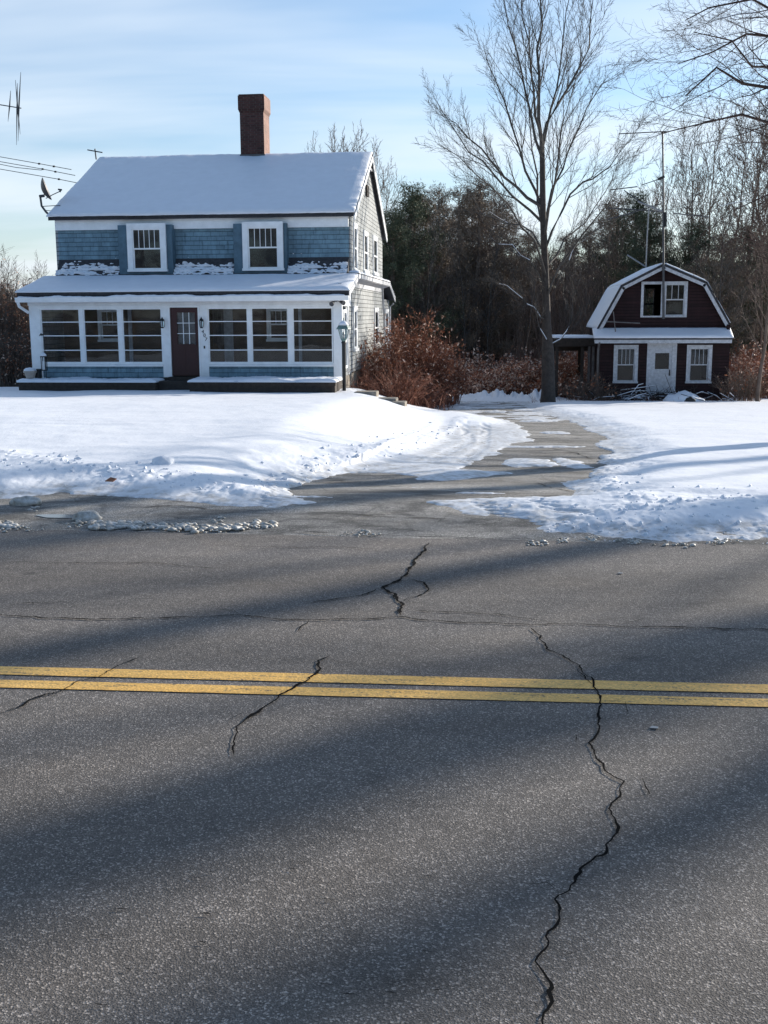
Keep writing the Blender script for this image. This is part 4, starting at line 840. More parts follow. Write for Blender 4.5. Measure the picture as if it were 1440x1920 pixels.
def copy_thing(src,loc,rz=0,sc=(1,1,1),label=None,group=None):
    r=src.copy(); col.objects.link(r); r.location=loc; r.rotation_euler=(0,0,rz); r.scale=sc
    if label:r['label']=label
    if group:r['group']=group
    for ch in src.children: c=ch.copy(); col.objects.link(c); c.parent=r
    return r
# --- the big maple
MY=40.; mb=aY(1027,756,MY); cfgM=dict(n=[9,8,6,5,4],wob=[.03,.07,.10,.13,.16],up=[.0,.10,.07,.05,.03],end=[.3,.2,.2,.25,.4],k=[0,14,9,5],t0=[.3,.22,.2,.2],ang=[40,30,33,36],rr=[.4,.46,.55,.62],lr=[.5,.38,.44,.5],tl=[.3,.5,.45,.4],rmin=.005,snow=.10)
TM=Tree(11,cfgM); lo=np.array([mb[0],MY,mb[2]-.15])
def mp_(px,py,dy=0): return tuple(np.array(aY(px,py,MY+dy))-lo)
trunk=[(0,0,0)]+[mp_(*q) for q in ((1028,735),(1028,700),(1027,655),(1026,628),(1025,600),(1022,500),(1018,400),(1017,310),(1016,265))]
trad=[.30,.255,.24,.22,.17,.15,.125,.11,.095,.085]; TM.put(0,trunk,trad)
def smooth_poly(A):
    E=np.concatenate([[2*A[0]-A[1]],A,[2*A[-1]-A[-2]]]); out=[]
    for i in range(1,len(E)-2):
        for t_ in np.linspace(0,1,6,endpoint=False): out.append(.5*((2*E[i])+(E[i+1]-E[i-1])*t_+(2*E[i-1]-5*E[i]+4*E[i+1]-E[i+2])*t_**2+(3*E[i]-E[i-1]-3*E[i+1]+E[i+2])*t_**3))
    return np.array(out+[E[-2]])
LF=.52
def limb(P,r0,sn=None):
    pts=[mp_(*q) for q in P]
    # resample to 8 points
    A=np.array(pts); A=smooth_poly(A); seg=np.r_[0,np.cumsum(np.linalg.norm(np.diff(A,axis=0),axis=1))]; u=np.linspace(0,seg[-1],9); Q=np.stack([np.interp(u,seg,A[:,i]) for i in range(3)],1)
    Q[1:-1]+=np.array([[TM.r.gauss(0,.05) for _ in range(3)] for _ in range(7)])
    D=np.gradient(Q,axis=0); dirs=[nrm(tuple(d)) for d in D]; rad=[r0*LF*(1-.86*i/8) for i in range(9)]; pts=[tuple(q) for q in Q]
    for i0,i1 in (sn or []): TM.sn.append(([(pts[i][0],pts[i][1],pts[i][2]+rad[i]*.8) for i in range(i0,i1)],[rad[i]*.8+.006 for i in range(i0,i1)]))
    TM.g[1].setdefault((9,6),[]).append((pts,rad)); TM.kids(pts,dirs,rad,seg[-1],1)
for P,*r0 in [([(1016,270),(1012,200),(1010,110),(1014,20),(1016,-90)],.15),([(1016,270),(1030,225),(1062,165),(1100,95),(1112,10),(1120,-40)],.12),([(1018,300),(1000,240),(985,170),(965,90),(945,10),(935,-40)],.11),
  ([(1020,390),(975,360),(935,318),(902,280),(868,245),(825,215)],.13),([(1020,400),(995,340),(978,290),(962,230),(930,150),(905,80,.5)],.11),([(1020,420),(960,365,1),(925,330,1),(880,285,2),(835,220,2),(812,180,2.5)],.10),
  ([(1024,520),(1000,450,-1),(950,380,-2),(905,335,-2.5),(862,300,-3),(820,270,-3.5)],.09),([(1022,430),(1035,360,1),(1060,310,1),(1095,230,2),(1130,160,2),(1172,135,2)],.11),([(1022,470),(1050,400),(1080,355),(1120,330,-1),(1160,290,-1),(1195,250,-1)],.10),
  ([(1025,560),(1060,480,-1),(1110,425,-1.5),(1150,370,-2),(1185,320,-2)],.09),([(1022,440),(1030,380,-2),(1050,300,-3),(1062,220,-4),(1085,130,-4),(1100,60,-4)],.10),([(1020,450),(1010,380,2),(1000,300,3.5),(990,220,4.5),(985,130,5),(975,40,5)],.10),
  ([(1024,540),(1000,500,-.5),(960,460,-1),(930,455,-1),(900,440,-1.3)],.06,[(3,7)]),([(1025,600),(1000,575,-.5),(975,555,-.8),(945,535,-1),(920,528,-1.2)],.05,[(1,4),(4,8)]),([(1025,560),(1050,520),(1075,470),(1090,440,.3),(1110,430,.5)],.05,[(4,8)]),
  ([(1024,480),(1000,440,1.5),(950,420,3),(900,395,4.5),(870,340,5.5)],.08),([(1024,500),(1060,450,1.5),(1100,410,3),(1140,350,4),(1160,300,5)],.08),
  ([(1016,290),(1006,210,-1),(995,130,-1.5),(985,40,-2),(980,-60,-2)],.11),([(1017,280),(1040,180,1),(1055,90,1.5),(1065,0,1.5),(1068,-60,2)],.10),
  ([(1027,645),(1010,625,-.3),(1005,560,-.4),(1000,500,-.6)],.05,[(0,3)]),([(1029,648),(1062,625),(1075,560),(1078,500)],.05,[(0,4)])]: limb(P,*r0)
maple=make_tree(TM,'maple_tree',tuple(lo),'large bare maple with snow on its low limbs standing between driveway and cottage','tree',None,BARK,BARKG)
# --- right hand tree leaning into the frame from the side
cfgR=dict(n=[8,9,7,5,4],wob=[.04,.13,.16,.18,.2],up=[0,.0,-.01,.02,.0],end=[.5,.15,.2,.25,.4],k=[0,16,9,6],t0=[.5,.2,.12,.12],ang=[60,42,45,45],rr=[.4,.42,.5,.6],lr=[.5,.42,.42,.45],tl=[.3,.4,.4,.4],rmin=.003,snow=.10)
LF=.8; TM=Tree(21,cfgR); MYs=MY; MY=21.; rb=(8.6,21.,float(hh(8.6,21))-.1); lo=np.array(rb)
TM.put(0,[(0,0,0),(-.05,0,1),(-.1,0,2.2),(-.1,0,3.6),(0,.1,5),(0,.2,6.5),(.1,.2,8),(.2,.2,10)],[.5,.38,.34,.3,.27,.22,.17,.1])
for P,r0 in [([(1760,330),(1600,260,-.5),(1500,190,-1),(1440,155,-1),(1400,160,-1),(1340,130,-1.2),(1285,180,-1.5)],.085),([(1760,150),(1600,60,-.5),(1480,40),(1420,5),(1360,12),(1310,40,.3),(1285,38,.5)],.07),
 ([(1760,240),(1580,110,0),(1480,70),(1420,60),(1370,72),(1320,100),(1270,120)],.07),([(1770,380),(1600,340,-1),(1500,260,-1),(1430,215,-1),(1370,230,-1),(1320,228,-1),(1240,250,-1)],.075),
 ([(1760,300),(1620,190,1),(1500,135,1.5),(1440,130,1.5),(1400,112,1.5),(1370,85,1.5),(1300,60,1.5)],.07),([(1770,420),(1650,410,-1),(1540,380,-1.5),(1470,340,-1.5),(1420,375,-1.5),(1375,395,-1.5)],.07),
 ([(1770,470),(1640,470,0),(1530,470,0),(1450,480,0),(1410,450,0),(1370,437,0)],.06),([(1780,560),(1650,560,0),(1520,520,0),(1450,490,0),(1400,470,0)],.05),([(1760,100),(1650,-60,0),(1560,-100,0),(1470,-60,.5),(1400,-30,.5)],.08),([(1770,200),(1900,60,0),(2000,-60,1),(2100,-100,1)],.09),([(1770,300),(1900,200,-1),(2050,100,-1),(2150,60,-2)],.08),([(1770,60),(1760,-60,0),(1740,-160,1),(1720,-260,1)],.08)]: limb(P,r0)
make_tree(TM,'overhanging_tree',rb,'spreading bare tree at the right edge whose fine crooked branches hang over the sky','tree',None,BARK,BARKR)
MY=MYs
# --- prototypes for the woods
protos=[]
def woodtree(seed,h,spread,mt,mc,nk=10,rmin=.012,base=.065,snow=.0):
    c=dict(n=[9,7,5,4],wob=[.075,.09,.13,.17],up=[.05,.12,.08,.03],end=[.22,.2,.25,.4],k=[22,nk,5],t0=[.30,.15,.15],ang=[spread,38,40],rr=[.42,.5,.6],lr=[.40,.42,.45],tl=[.55,.45,.4],rmin=rmin,snow=snow)
    T=Tree(seed,c); T.grow((0,0,-.3),(0,0,1),h,base*h/10,0); return T
WP=[]
def reg(T,name,lab,loc,mt,mc,grp): r=make_tree(T,name,loc,lab,'tree',grp,mt,mc); return r
# pines
def pine_proto(seed,h,w,name,lab,loc,grp,mat,dens=1.):
    rg=np.random.RandomState(seed); r=thing(name,loc,lab,'tree',grp); lo=np.array(loc,float)
    MB().tube([lo+[0,0,-.3],lo+[0,0,h*.5],lo+[.1,0,h*.97]],[.22,.14,.03],7).build('trunk',BARKF,r)
    br={};C=[]
    for i in range(int(70*dens)):
        z=h*(.12+.86*(i/(70*dens))**.9); a=rg.uniform(0,6.28); prof=min(1,(1-(z/h))*1.9+.12)*(.75+.5*rg.rand()); l=w*prof
        p0=np.array([0,0,z]); d=np.array([math.cos(a),math.sin(a),rg.uniform(.05,.5)]); pts=[tuple(lo+p0+d*l*q+[0,0,.12*l*q*q]) for q in (0,.35,.7,1)]
        br.setdefault((4,3),[]).append((pts,[.035,.025,.015,.008]))
        for k in range(int(9*l/w*2)+3): q=rg.uniform(.25,1.02); C.append(np.array(pts[0])*(1-q)+np.array(pts[3])*q+rg.normal(0,.16,3)*[1,1,.6])
    V,Fc=tubes(br); link_mesh('branches',V,Fc,BARKF,r)
    C=np.array(C); n=22; P=np.repeat(C,n,0)+rg.normal(0,.13,(len(C)*n,3)); D=rg.normal(0,1,P.shape)+[0,0,.5]; D/=np.linalg.norm(D,axis=1)[:,None]; S=np.cross(D,rg.normal(0,1,P.shape)); S/=np.linalg.norm(S,axis=1)[:,None]+1e-9
    ln=rg.uniform(.10,.24,(len(P),1)); V=np.stack([P-S*.018,P+S*.018,P+D*ln],1).reshape(-1,3); link_mesh('foliage',V,np.arange(len(V)).reshape(-1,3),mat,r); return r
GB='bare trees of the wood behind the yards'; GP='evergreens of the wood behind the yards'
gz=lambda x,y: float(hh(x,y))-.1
spot=lambda px,Y: (float(aY(px,600,Y)[0]),Y,gz(float(aY(px,600,Y)[0]),Y))
def zone_label(px):
    for lim,t in ((120,'left of the blue house'),(625,'above the snowy roof just right of the chimney'),(725,'above the roof peak at the gable end'),(772,'directly right of the blue house gable'),(852,'behind the tall russet shrub'),(938,'behind the end of the driveway'),(1020,'just left of the maple trunk'),(1100,'just right of the maple trunk'),(1165,'above the left slope of the cottage roof'),(1222,'behind the shorter cottage antenna'),(1284,'behind the tallest antenna mast'),(1348,'behind the right slope of the cottage roof'),(1412,'right of the cottage wall'),(9999,'at the right edge of the picture')):
        if px<lim: return t
p1=reg(woodtree(101,12,48,BARKF,BARKF),'bare_tree','bare tree of the far wood '+zone_label(760),spot(760,58),BARKF,BARKF,GB)
p2=reg(woodtree(102,13,40,BARKF,BARKR,9),'bare_tree','bare tree of the far wood '+zone_label(880),spot(880,62),BARKF,BARKR,GB)
p3=reg(woodtree(103,11,55,BARKG,BARKG,9),'bare_tree','bare tree of the far wood '+zone_label(800),spot(800,54),BARKG,BARKG,GB)
p4=reg(woodtree(104,14,35,BARKF,BARKF,9),'bare_tree','bare tree of the far wood '+zone_label(1110),spot(1110,60),BARKF,BARKF,GB)
rg=random.Random(77); PR=[p1,p2,p3,p4]; HT=[12,13,11,14]
for q_,k_ in zip(PR,(.72,.78,.74,.68)): q_.scale=(k_,k_,k_)
def put_trees(zone,lst):
    for px,Y,ht in lst:
        k=rg.randrange(4); s_=.87*ht/HT[k]*rg.uniform(.95,1.05); x,y,z=spot(px,Y); copy_thing(PR[k],(x,y,z),rg.uniform(0,6.28),(s_*rg.uniform(.9,1.1),s_*rg.uniform(.9,1.1),s_),'bare tree of the far wood '+zone_label(px))
put_trees('b',[(570,76,15.6),(600,72,15.2),(635,74,16),(668,78,16.2),(695,72,15.4),(712,76,14.8)])
put_trees('c',[(735,60,8.6),(765,66,9.6),(790,70,9.9),(815,60,9.2),(835,55,8.2),(850,68,10.6),(870,56,8.8),(895,72,10.9),(915,58,9),(935,64,10),(955,70,10.2),(975,58,8.6),(995,66,9.4),(745,56,7.8),(900,65,10),(780,58,9)])
put_trees('d',[(1045,62,8.6),(1065,68,9),(1085,58,8),(1105,72,9.8),(1130,64,9.5),(1150,70,10.6),(1170,60,9.6),(1190,66,10.8),(1210,72,12)])
put_trees('e',[(1240,60,12.5),(1268,68,15),(1300,62,15.5),(1335,70,17.5),(1362,60,15),(1395,66,17),(1425,62,16),(1455,58,15),(1285,74,15),(1410,74,16),(1225,70,13)])
put_trees('f',[(1350,50,9),(1420,52,10),(1465,50,11),(1530,56,10),(1570,50,9)])
put_trees('a',[(-20,60,9),(10,48,6.5),(40,70,7),(75,75,8.5),(-60,50,10),(100,80,7)])
# sapling standing right of the cottage
T=woodtree(140,7,50,BARKF,BARKF,6,.01,.12,.0); x,y,z=spot(1428,42); reg(T,'young_tree','thin young tree standing in the snow right of the cottage',(x,y,z),BARKF,BARKF,None)
# evergreens
q1=pine_proto(5,10.5,2.3,'pine_tree','dark evergreen of the far wood '+zone_label(770),spot(770,56),GP,NEED)
q2=pine_proto(6,11.5,2.6,'pine_tree','dark evergreen of the far wood '+zone_label(895),spot(895,62),GP,NEED2)
LP={'c':'pine in the wood just right of the blue house roof','d':'pine in the wood left of the maple crown','e':'pine in the wood between the maple and the cottage antennas','f':'pine in the wood right of the cottage'}
for z_,px,Y,ht,s_ in (('c',735,54,8.8,1.1),('c',800,58,10.3,1.1),('c',750,60,9.2,1.1),('c',822,66,11.6,.9),('c',775,68,11.4,1.2),('d',860,64,11.3,1),('d',930,66,11,1.1),('d',900,72,12.2,1.2),('e',1185,66,11.2,1.0),('e',1150,72,11.5,1.1),('e',1100,74,9.8,1.1),('e',1210,60,9.5,1.1),('e',1060,76,9.5,1.2),('e',990,74,9.5,1.2),('f',1300,60,9,1.2),('f',1350,56,8,1.2),('f',1400,62,9,1.3),('f',1450,58,8.5,1.3)):
    k=rg.randrange(2); P_=(q1,q2)[k]; h0_=(10.5,11.5)[k]; s2=ht/h0_; x,y,z=spot(px,Y); copy_thing(P_,(x,y,z),rg.uniform(0,6.28),(s2*s_,s2*s_,s2),'dark evergreen of the far wood '+zone_label(px))
# tall trees off to the right: their long shadows cross the road and lawn; behind the camera, trees the windows reflect
T=Tree(105,dict(n=[9,7,5,4],wob=[.02,.09,.13,.17],up=[.02,.08,.08,.03],end=[.35,.2,.25,.4],k=[10,5,3],t0=[.35,.15,.15],ang=[42,38,40],rr=[.40,.5,.6],lr=[.34,.42,.45],tl=[.45,.45,.4],rmin=.012)); T.grow((0,0,-.3),(0,0,1),20,.33,0)
def sunline(off,s_): return (math.cos(SAZ)*s_-math.sin(SAZ)*off,math.sin(SAZ)*s_+math.cos(SAZ)*off,-1.2)
big=make_tree(T,'tall_tree',sunline(5.3,33),'tall bare tree beyond the right edge of the yard','tree','tall trees beyond the right edge',BARKF,BARKF)
for i,(of_,s_,k_) in enumerate([(3.4,30,1.0),(3.3,39,1.1),(2.0,35,1.05),(8.0,38,1.)]): copy_thing(big,sunline(of_,s_),i*1.7+.5,(k_,k_,k_))
for i,(x,y,ht,k) in enumerate([(-30,-14,13,0),(-22,-18,14,1),(-15,-13,12,2),(-8,-19,14,3),(-1,-15,13,0),(6,-18,14,1),(13,-14,12,2),(-26,-22,14,3),(-12,-24,15,1),(2,-24,14,2)]):
    s_=ht/HT[k]; copy_thing(PR[k],(x,y,-.1),i*2.1,(s_,s_,s_),'bare tree on the far side of the road facing the house')
for i in range(13):  # unseen evergreens, added to keep the window reflections dark
    k_=1.1+.12*math.sin(i*2.3); copy_thing((q1,q2)[i%2],(-34+i*4.6+math.sin(i*5)*1.5,-27+3*math.sin(i*3.1),-.1),i*1.9,(1.5*k_,1.5*k_,k_),'unseen evergreen added behind the camera to darken window reflections')
# understorey: countless thin stems and twigs filling the wood
def thicket(name,x0,x1,y0,y1,n,hmin,hmax,mat,seed,rad=.012,lean=.12,leaf=None,nl=0,lm=None,lsz=.05,zoff=0.,hf=None):
    rs=np.random.RandomState(seed); xs=rs.uniform(x0,x1,n); ys=rs.uniform(y0,y1,n); 
    if callable(x0): pass
    zs=hh(xs,ys)-.1+zoff; H=rs.uniform(hmin,hmax,n)
    if hf is not None: H=H*hf(xs,ys)
    P=np.zeros((n,5,3)); d=rs.normal(0,lean,(n,2)); c=rs.normal(0,lean,(n,2))
    for i in range(5):
        f=i/4; P[:,i,0]=xs+d[:,0]*H*f+c[:,0]*H*f*f; P[:,i,1]=ys+d[:,1]*H*f+c[:,1]*H*f*f; P[:,i,2]=zs+H*f*(1-.15*f)
    P[:,1:4]+=rs.normal(0,.03,(n,3,3)); Rr=np.repeat((rad*rs.uniform(.6,1.6,n))[:,None],5,1)*np.array([1,.9,.75,.55,.25])
    V,Fc=tubes({(5,3):list(zip(P,Rr))}); 
    return P,V,Fc
def twigs_from(P,m,ln,rad,seed):
    rs=np.random.RandomState(seed); n=len(P); k=rs.randint(0,n,m); f=rs.uniform(.25,1,m)*3.99; i=f.astype(int); f=(f-i)[:,None]
    A=P[k,i]*(1-f)+P[k,i+1]*f; D=rs.normal(0,1,(m,3)); D[:,2]=np.abs(D[:,2])*.8+.2; D/=np.linalg.norm(D,axis=1)[:,None]; l=ln*rs.uniform(.5,1.4,(m,1))
    Q=np.stack([A,A+D*l*.5+rs.normal(0,.04,(m,3)),A+D*l],1); return Q,tubes({(3,3):list(zip(Q,np.tile([rad,rad*.8,rad*.4],(m,1))))})
def join(*vf):
    VV=[];FF=[];o_=0
    for V,Fc in vf: VV.append(V);FF.append(Fc+o_);o_+=len(V)
    return np.concatenate(VV),np.concatenate(FF)
def leaves(C,sz,seed,flat=.5):
    rs=np.random.RandomState(seed); n=len(C); A=rs.normal(0,1,(n,3)); A/=np.linalg.norm(A,axis=1)[:,None]; B=np.cross(A,rs.normal(0,1,(n,3))); B/=np.linalg.norm(B,axis=1)[:,None]+1e-9; s_=(sz*rs.uniform(.5,1.5,n))[:,None]
    V=np.stack([C-A*s_,C-B*s_*.5,C+A*s_,C+B*s_*.5],1).reshape(-1,3); return V,np.arange(4*n).reshape(-1,4)
P,V,Fc=thicket('u',-8,30,62,86,5600,3.,9.,BARKF,301,.022,.10); Q,t2=twigs_from(P,22000,.9,.011,302); V,Fc=join((V,Fc),t2)
tag(link_mesh('woodland_understorey',V,Fc,UNDER),kind='stuff')
P,V,Fc=thicket('u',-32,-12,46,70,3000,1.5,5.2,BARKR,303,.018,.14); Q,t2=twigs_from(P,14000,.7,.010,304); V,Fc=join((V,Fc),t2)
tag(link_mesh('left_undergrowth',V,Fc,BARKR),kind='stuff')
# far wood mass closing the horizon
rs=np.random.RandomState(9); n=60000; x=rs.uniform(-110,90,n); y=rs.uniform(82,110,n); top=4.5+3*fb(x*.05,x*0,3)+2*fb(x*.4,x*0,5)+np.where(x>0,1.0,0)+np.where(x<-22,-1.5,0); z=-2.5+rs.rand(n)**.8*(top+2.5); h_=rs.uniform(.5,1.6,n); wd=rs.uniform(.03,.12,n)
a=rs.uniform(0,3.14,n); dx=np.cos(a)*wd;dy=np.sin(a)*wd; ln=rs.normal(0,.25,n); V=np.stack([np.stack([x-dx,y-dy,z],1),np.stack([x+dx,y+dy,z],1),np.stack([x+ln,y,z+h_],1)],1).reshape(-1,3)
tag(link_mesh('distant_wood',V,np.arange(3*n).reshape(-1,3),NEED2),kind='stuff')
# --- shrubs
def shrub(name,c,rx,ry,h,ns,nl,lab,grp,seed,ml=LEAFB,mp2=LEAFP,frac=.25,lsz=.055,stem=.014,arch=.6,sm=None,lowleaf=.25):
    r=thing(name,c,lab,'shrub',grp); rs=np.random.RandomState(seed); n=ns; c=np.array(c,float)
    a=rs.uniform(0,6.28,n); q=np.sqrt(rs.rand(n)); bx=np.cos(a)*q*rx*.55; by=np.sin(a)*q*ry*.55; H=h*(1-.45*q**2)*rs.uniform(.6,1.05,n)
    P=np.zeros((n,5,3))
    for i in range(5):
        f=i/4; P[:,i,0]=c[0]+bx*(1+arch*1.6*f*f)+0; P[:,i,1]=c[1]+by*(1+arch*1.6*f*f); P[:,i,2]=c[2]+H*(f if arch<.3 else (1.25*f-.25*f*f))
    jit=rs.normal(0,.05*h/2,(n,1,3))*np.linspace(0,2.2,5)[None,:,None]; P+=jit; P[:,1:]+=rs.normal(0,.035,(n,4,3))
    V,Fc=tubes({(5,3):list(zip(P,np.repeat((stem*rs.uniform(.6,1.4,n))[:,None],5,1)*np.array([1,.9,.75,.5,.25])))}); Q,t2=twigs_from(P,n*5,.30*h/1.5,stem*.45,seed+1); V,Fc=join((V,Fc),t2)
    link_mesh('stems',V,Fc,sm or STEMB,r)
    k=rs.randint(0,len(Q),nl); f=rs.rand(nl,1); C=Q[k,0]*(1-f)+Q[k,2]*f+rs.normal(0,.04,(nl,3)); C=C[C[:,2]>c[2]+lowleaf*h*rs.rand(len(C))]
    V,Fc=leaves(C,lsz,seed+2); mi=(rs.rand(len(Fc))<frac).astype(int); link_mesh('dead_leaves',V,Fc,None,r,mats=[ml,mp2],midx=mi); return r
def sg(px,py,Y,dz=0): p=aY(px,py,Y); return (float(p[0]),Y,float(hh(p[0],Y))+dz)
shrub('leafy_shrub',sg(770,700,38.5),1.8,2.2,3.3,320,4200,'tall russet shrub, biggest of those right of the blue house','shrubs beside the blue house',401)
shrub('leafy_shrub',sg(830,700,40.5),1.2,1.5,2.1,190,2400,'russet shrub at the far left edge of the driveway end','shrubs beside the blue house',402)
shrub('leafy_shrub',sg(722,700,36.5),1.2,1.5,2.1,170,1500,'cane-filled shrub against the side wall of the blue house','shrubs beside the blue house',403,frac=.35)
shrub('bare_canes',sg(745,745,33.5),1.1,1.0,1.3,120,120,'nearly leafless brown canes rising from the snowy bank','shrubs beside the blue house',404,arch=.9,stem=.016)
shrub('bare_canes',sg(785,755,35),.9,1.0,1.1,70,80,'sparse leaning canes at the foot of the bank by the driveway','shrubs beside the blue house',405,arch=1.2,stem=.014)
k=0
LS='russet winter shrub in the low row across the end of the driveway'
for px,Y,h_ in ((870,47,1.5),(900,49,1.7),(935,47,1.5),(965,50,1.9),(995,47,1.7),(885,53,2.2),(925,54,2.1),(980,55,2.4),(850,50,1.9)): k+=1; shrub('low_shrub',sg(px,700,Y),1.6,1.4,h_,90,1700,LS,'low shrubs at the driveway end',410+k,frac=.6,lsz=.06)
LS='russet shrub seen between the maple trunk and the cottage'
for px,Y,h_ in ((1050,48,2.0),(1080,50,2.2),(1065,53,2.6),(1095,55,2.6),(1045,46,1.3)): k+=1; shrub('low_shrub',sg(px,700,Y),1.6,1.4,h_,110,2200,LS,'shrubs behind the maple',430+k,frac=.35,lsz=.06)
LS='orange-brown shrub right of the cottage'
for px,Y,h_ in ((1395,48,2.1),(1420,51,2.4),(1445,47,2.0),(1475,50,2.5),(1390,54,2.6)): k+=1; shrub('low_shrub',sg(px,700,Y),1.5,1.4,h_,110,1900,LS,'shrubs right of the cottage',450+k,frac=.4,lsz=.055)
LS='dark twiggy leafless shrub hugging the cottage wall'
for px,Y,h_ in ((1105,42.2,1.3),(1130,41.9,.9),(1380,42.3,1.7),(1405,42.5,1.6),(1085,42.5,1.1)): k+=1; shrub('twiggy_shrub',sg(px,750,Y),.8,.6,h_,60,60,LS,'leafless shrubs around the cottage',460+k,arch=.9,stem=.010,sm=BARKF)
LT=['tangled brown shrub between the porch corner and the left edge','bushy tangled shrub nearest the left porch gutter','tangled shrub cut by the left edge of the picture','tangled shrub peeping over the left tip of the porch roof','tallest tangled shrub at the left edge','low tangled bush at the left edge of the snowy lawn','tangled shrub mostly hidden behind the left end of the porch']
LK=k+1
for px,Y,h_ in ((10,39,4.2),(35,42,4.6),(-30,40,5.2),(55,46,4.6),(0,46,5.6),(20,36.5,2.2),(90,50,5.2)): k+=1; shrub('tangled_shrub',sg(px,700,Y),1.7,1.5,h_,220,1500,LT[k-LK],'shrubs left of the blue house',470+k,ml=plain('faded_leaf',(.12,.065,.045),.85,.4,bump=0) if k<0 else LEAFB,frac=.3,lsz=.045,stem=.016,sm=BARKF,arch=.35)
# brush pile before the cottage door
c=sg(1245,757,42.1); r=thing('brush_pile',c,'heap of cut brush dusted with snow before the cottage door','brush pile'); rs=np.random.RandomState(8); n=300; c=np.array(c)
A=np.stack([rs.normal(0,.95,n),rs.normal(0,.3,n),np.abs(rs.normal(0,.2,n))],1); D=rs.normal(0,1,(n,3))*[1,.5,.35]; D/=np.linalg.norm(D,axis=1)[:,None]; l=rs.uniform(.2,.7,(n,1)); Q=np.stack([A-D*l,A+rs.normal(0,.06,(n,3)),A+D*l],1)+c; Q[...,2]=np.maximum(Q[...,2],c[2]+.02)
V,Fc=tubes({(3,4):list(zip(Q,np.tile([.010,.011,.004],(n,1))))}); link_mesh('sticks',V,Fc,WOODD,r)
S_=Q[rs.rand(n)<.25]+[0,-.005,.018]; V,Fc=tubes({(3,5):list(zip(S_,np.tile([.011,.017,.008],(len(S_),1))))}); link_mesh('snow_dusting',V,Fc,SNOW,r,smooth=True)
# thin weeds poking through the snow along the wood edge
P,V,Fc=thicket('w',1.2,9.5,41,42.6,420,.2,.55,BARKF,501,.006,.25); tag(link_mesh('dry_weeds',V,Fc,STEMB),kind='stuff')
P,V,Fc=thicket('w2',-5,-1.5,33,40,500,.4,1.1,BARKF,503,.008,.3); tag(link_mesh('dry_weeds',V,Fc,STEMB),kind='stuff')
# fallen mound with dark stone by the cottage
def blob(name,c,r3,seed,mat,parent=None,lab=None,cat=None,grp=None,rough=.35,sub=3):
    import bmesh
    bm=bmesh.new(); bmesh.ops.create_icosphere(bm,subdivisions=sub,radius=1); rs=random.Random(seed); o3=Vector((rs.random()*50,rs.random()*50,rs.random()*50))
    from mathutils import noise as mn
    for v in bm.verts:
        n_=1+rough*mn.fractal(v.co*1.4+o3,1,2,4); v.co=Vector((v.co.x*r3[0]*n_,v.co.y*r3[1]*n_,max(v.co.z,-.5)*r3[2]*n_))
    me=bpy.data.meshes.new(name); bm.to_mesh(me); bm.free(); me.materials.append(mat); me.polygons.foreach_set('use_smooth',np.ones(len(me.polygons),bool)); o=bpy.data.objects.new(name,me); col.objects.link(o); o.location=tuple(float(q) for q in c)
    if parent: o.parent=parent; o.location=Vector(tuple(float(q) for q in c))-root_of(parent).location
    if lab: tag(o,lab,cat,grp)
    return o
p=sg(1290,765,41.2); blob('dark_stone',(p[0],p[1],p[2]+.14),(.24,.2,.16),3,plain('wet_dark_stone',(.04,.035,.03),.6),lab='dark rounded stone poking from the snow right of the cottage door',cat='stone')
p=sg(1280,765,41.5); blob('snow_heap',(p[0],p[1],p[2]+.1),(.75,.4,.34),9,SNOW,lab='low heap of snow beside the dark stone by the cottage',cat='snow heap')
p=ground_at(307,893); blob('snow_chunk',(p[0],p[1],p[2]+.12),(.115,.10,.10),5,SNOW,lab='largest rounded lump of snow standing alone on the left lawn',cat='snow lump')
for px,py,s_,lab in ((50,947,.075,'small ice lump lying alone on the left shoulder'),(163,975,.07,'ice lump at the left end of the slush row by the road')): 
    p=ground_at(px,py); blob('ice_lump',(p[0],p[1],p[2]+s_*.3),(s_*1.8,s_,s_*.8),px,DSNOW,lab=lab,cat='ice lump')
# slush windrow along the road edge
rs=random.Random(12)
def clods(px0,px1,py,n,smax):
    cl=[(rs.uniform(px0,px1),rs.gauss(0,2.2),rs.uniform(3,26)) for _ in range(max(2,n//14))]
    for i in range(n):
        c_=rs.choice(cl); px=rs.gauss(c_[0],c_[2]); px=min(max(px,px0),px1); p=aZ(px,py+c_[1]+rs.gauss(0,2.6)+3*math.sin(px*.021),0); s_=(.005+.68*smax*rs.random()**2.2); yield p,s_
import bmesh
bm=bmesh.new()
from mathutils import noise as mn
for a_,b_,c_,n_,sm_ in ((170,515,989,620,.042),(125,175,984,35,.035),(-20,52,984,130,.045),(400,440,972,20,.025),(600,760,996,40,.015),(0,80,990,30,.02),(40,70,950,14,.02),(990,1200,1016,70,.022),(1200,1440,1019,50,.018)):
    for p,s_ in clods(a_,b_,c_,n_,sm_):
        res=bmesh.ops.create_icosphere(bm,subdivisions=1,radius=1); of=Vector((rs.random()*99,0,0))
        for v in res['verts']: k_=1+.5*mn.noise(v.co*1.3+of); v.co=Vector((p[0]+v.co.x*s_*1.35*k_,p[1]+v.co.y*s_*1.1*k_,p[2]+.2*s_+max(v.co.z,-.4)*s_*.75*k_))
me=bpy.data.meshes.new('slush_clods'); bm.to_mesh(me); bm.free(); me.materials.append(DSNOW); me.polygons.foreach_set('use_smooth',np.ones(len(me.polygons),bool)); o=bpy.data.objects.new('slush_clods',me); col.objects.link(o); tag(o,kind='stuff')
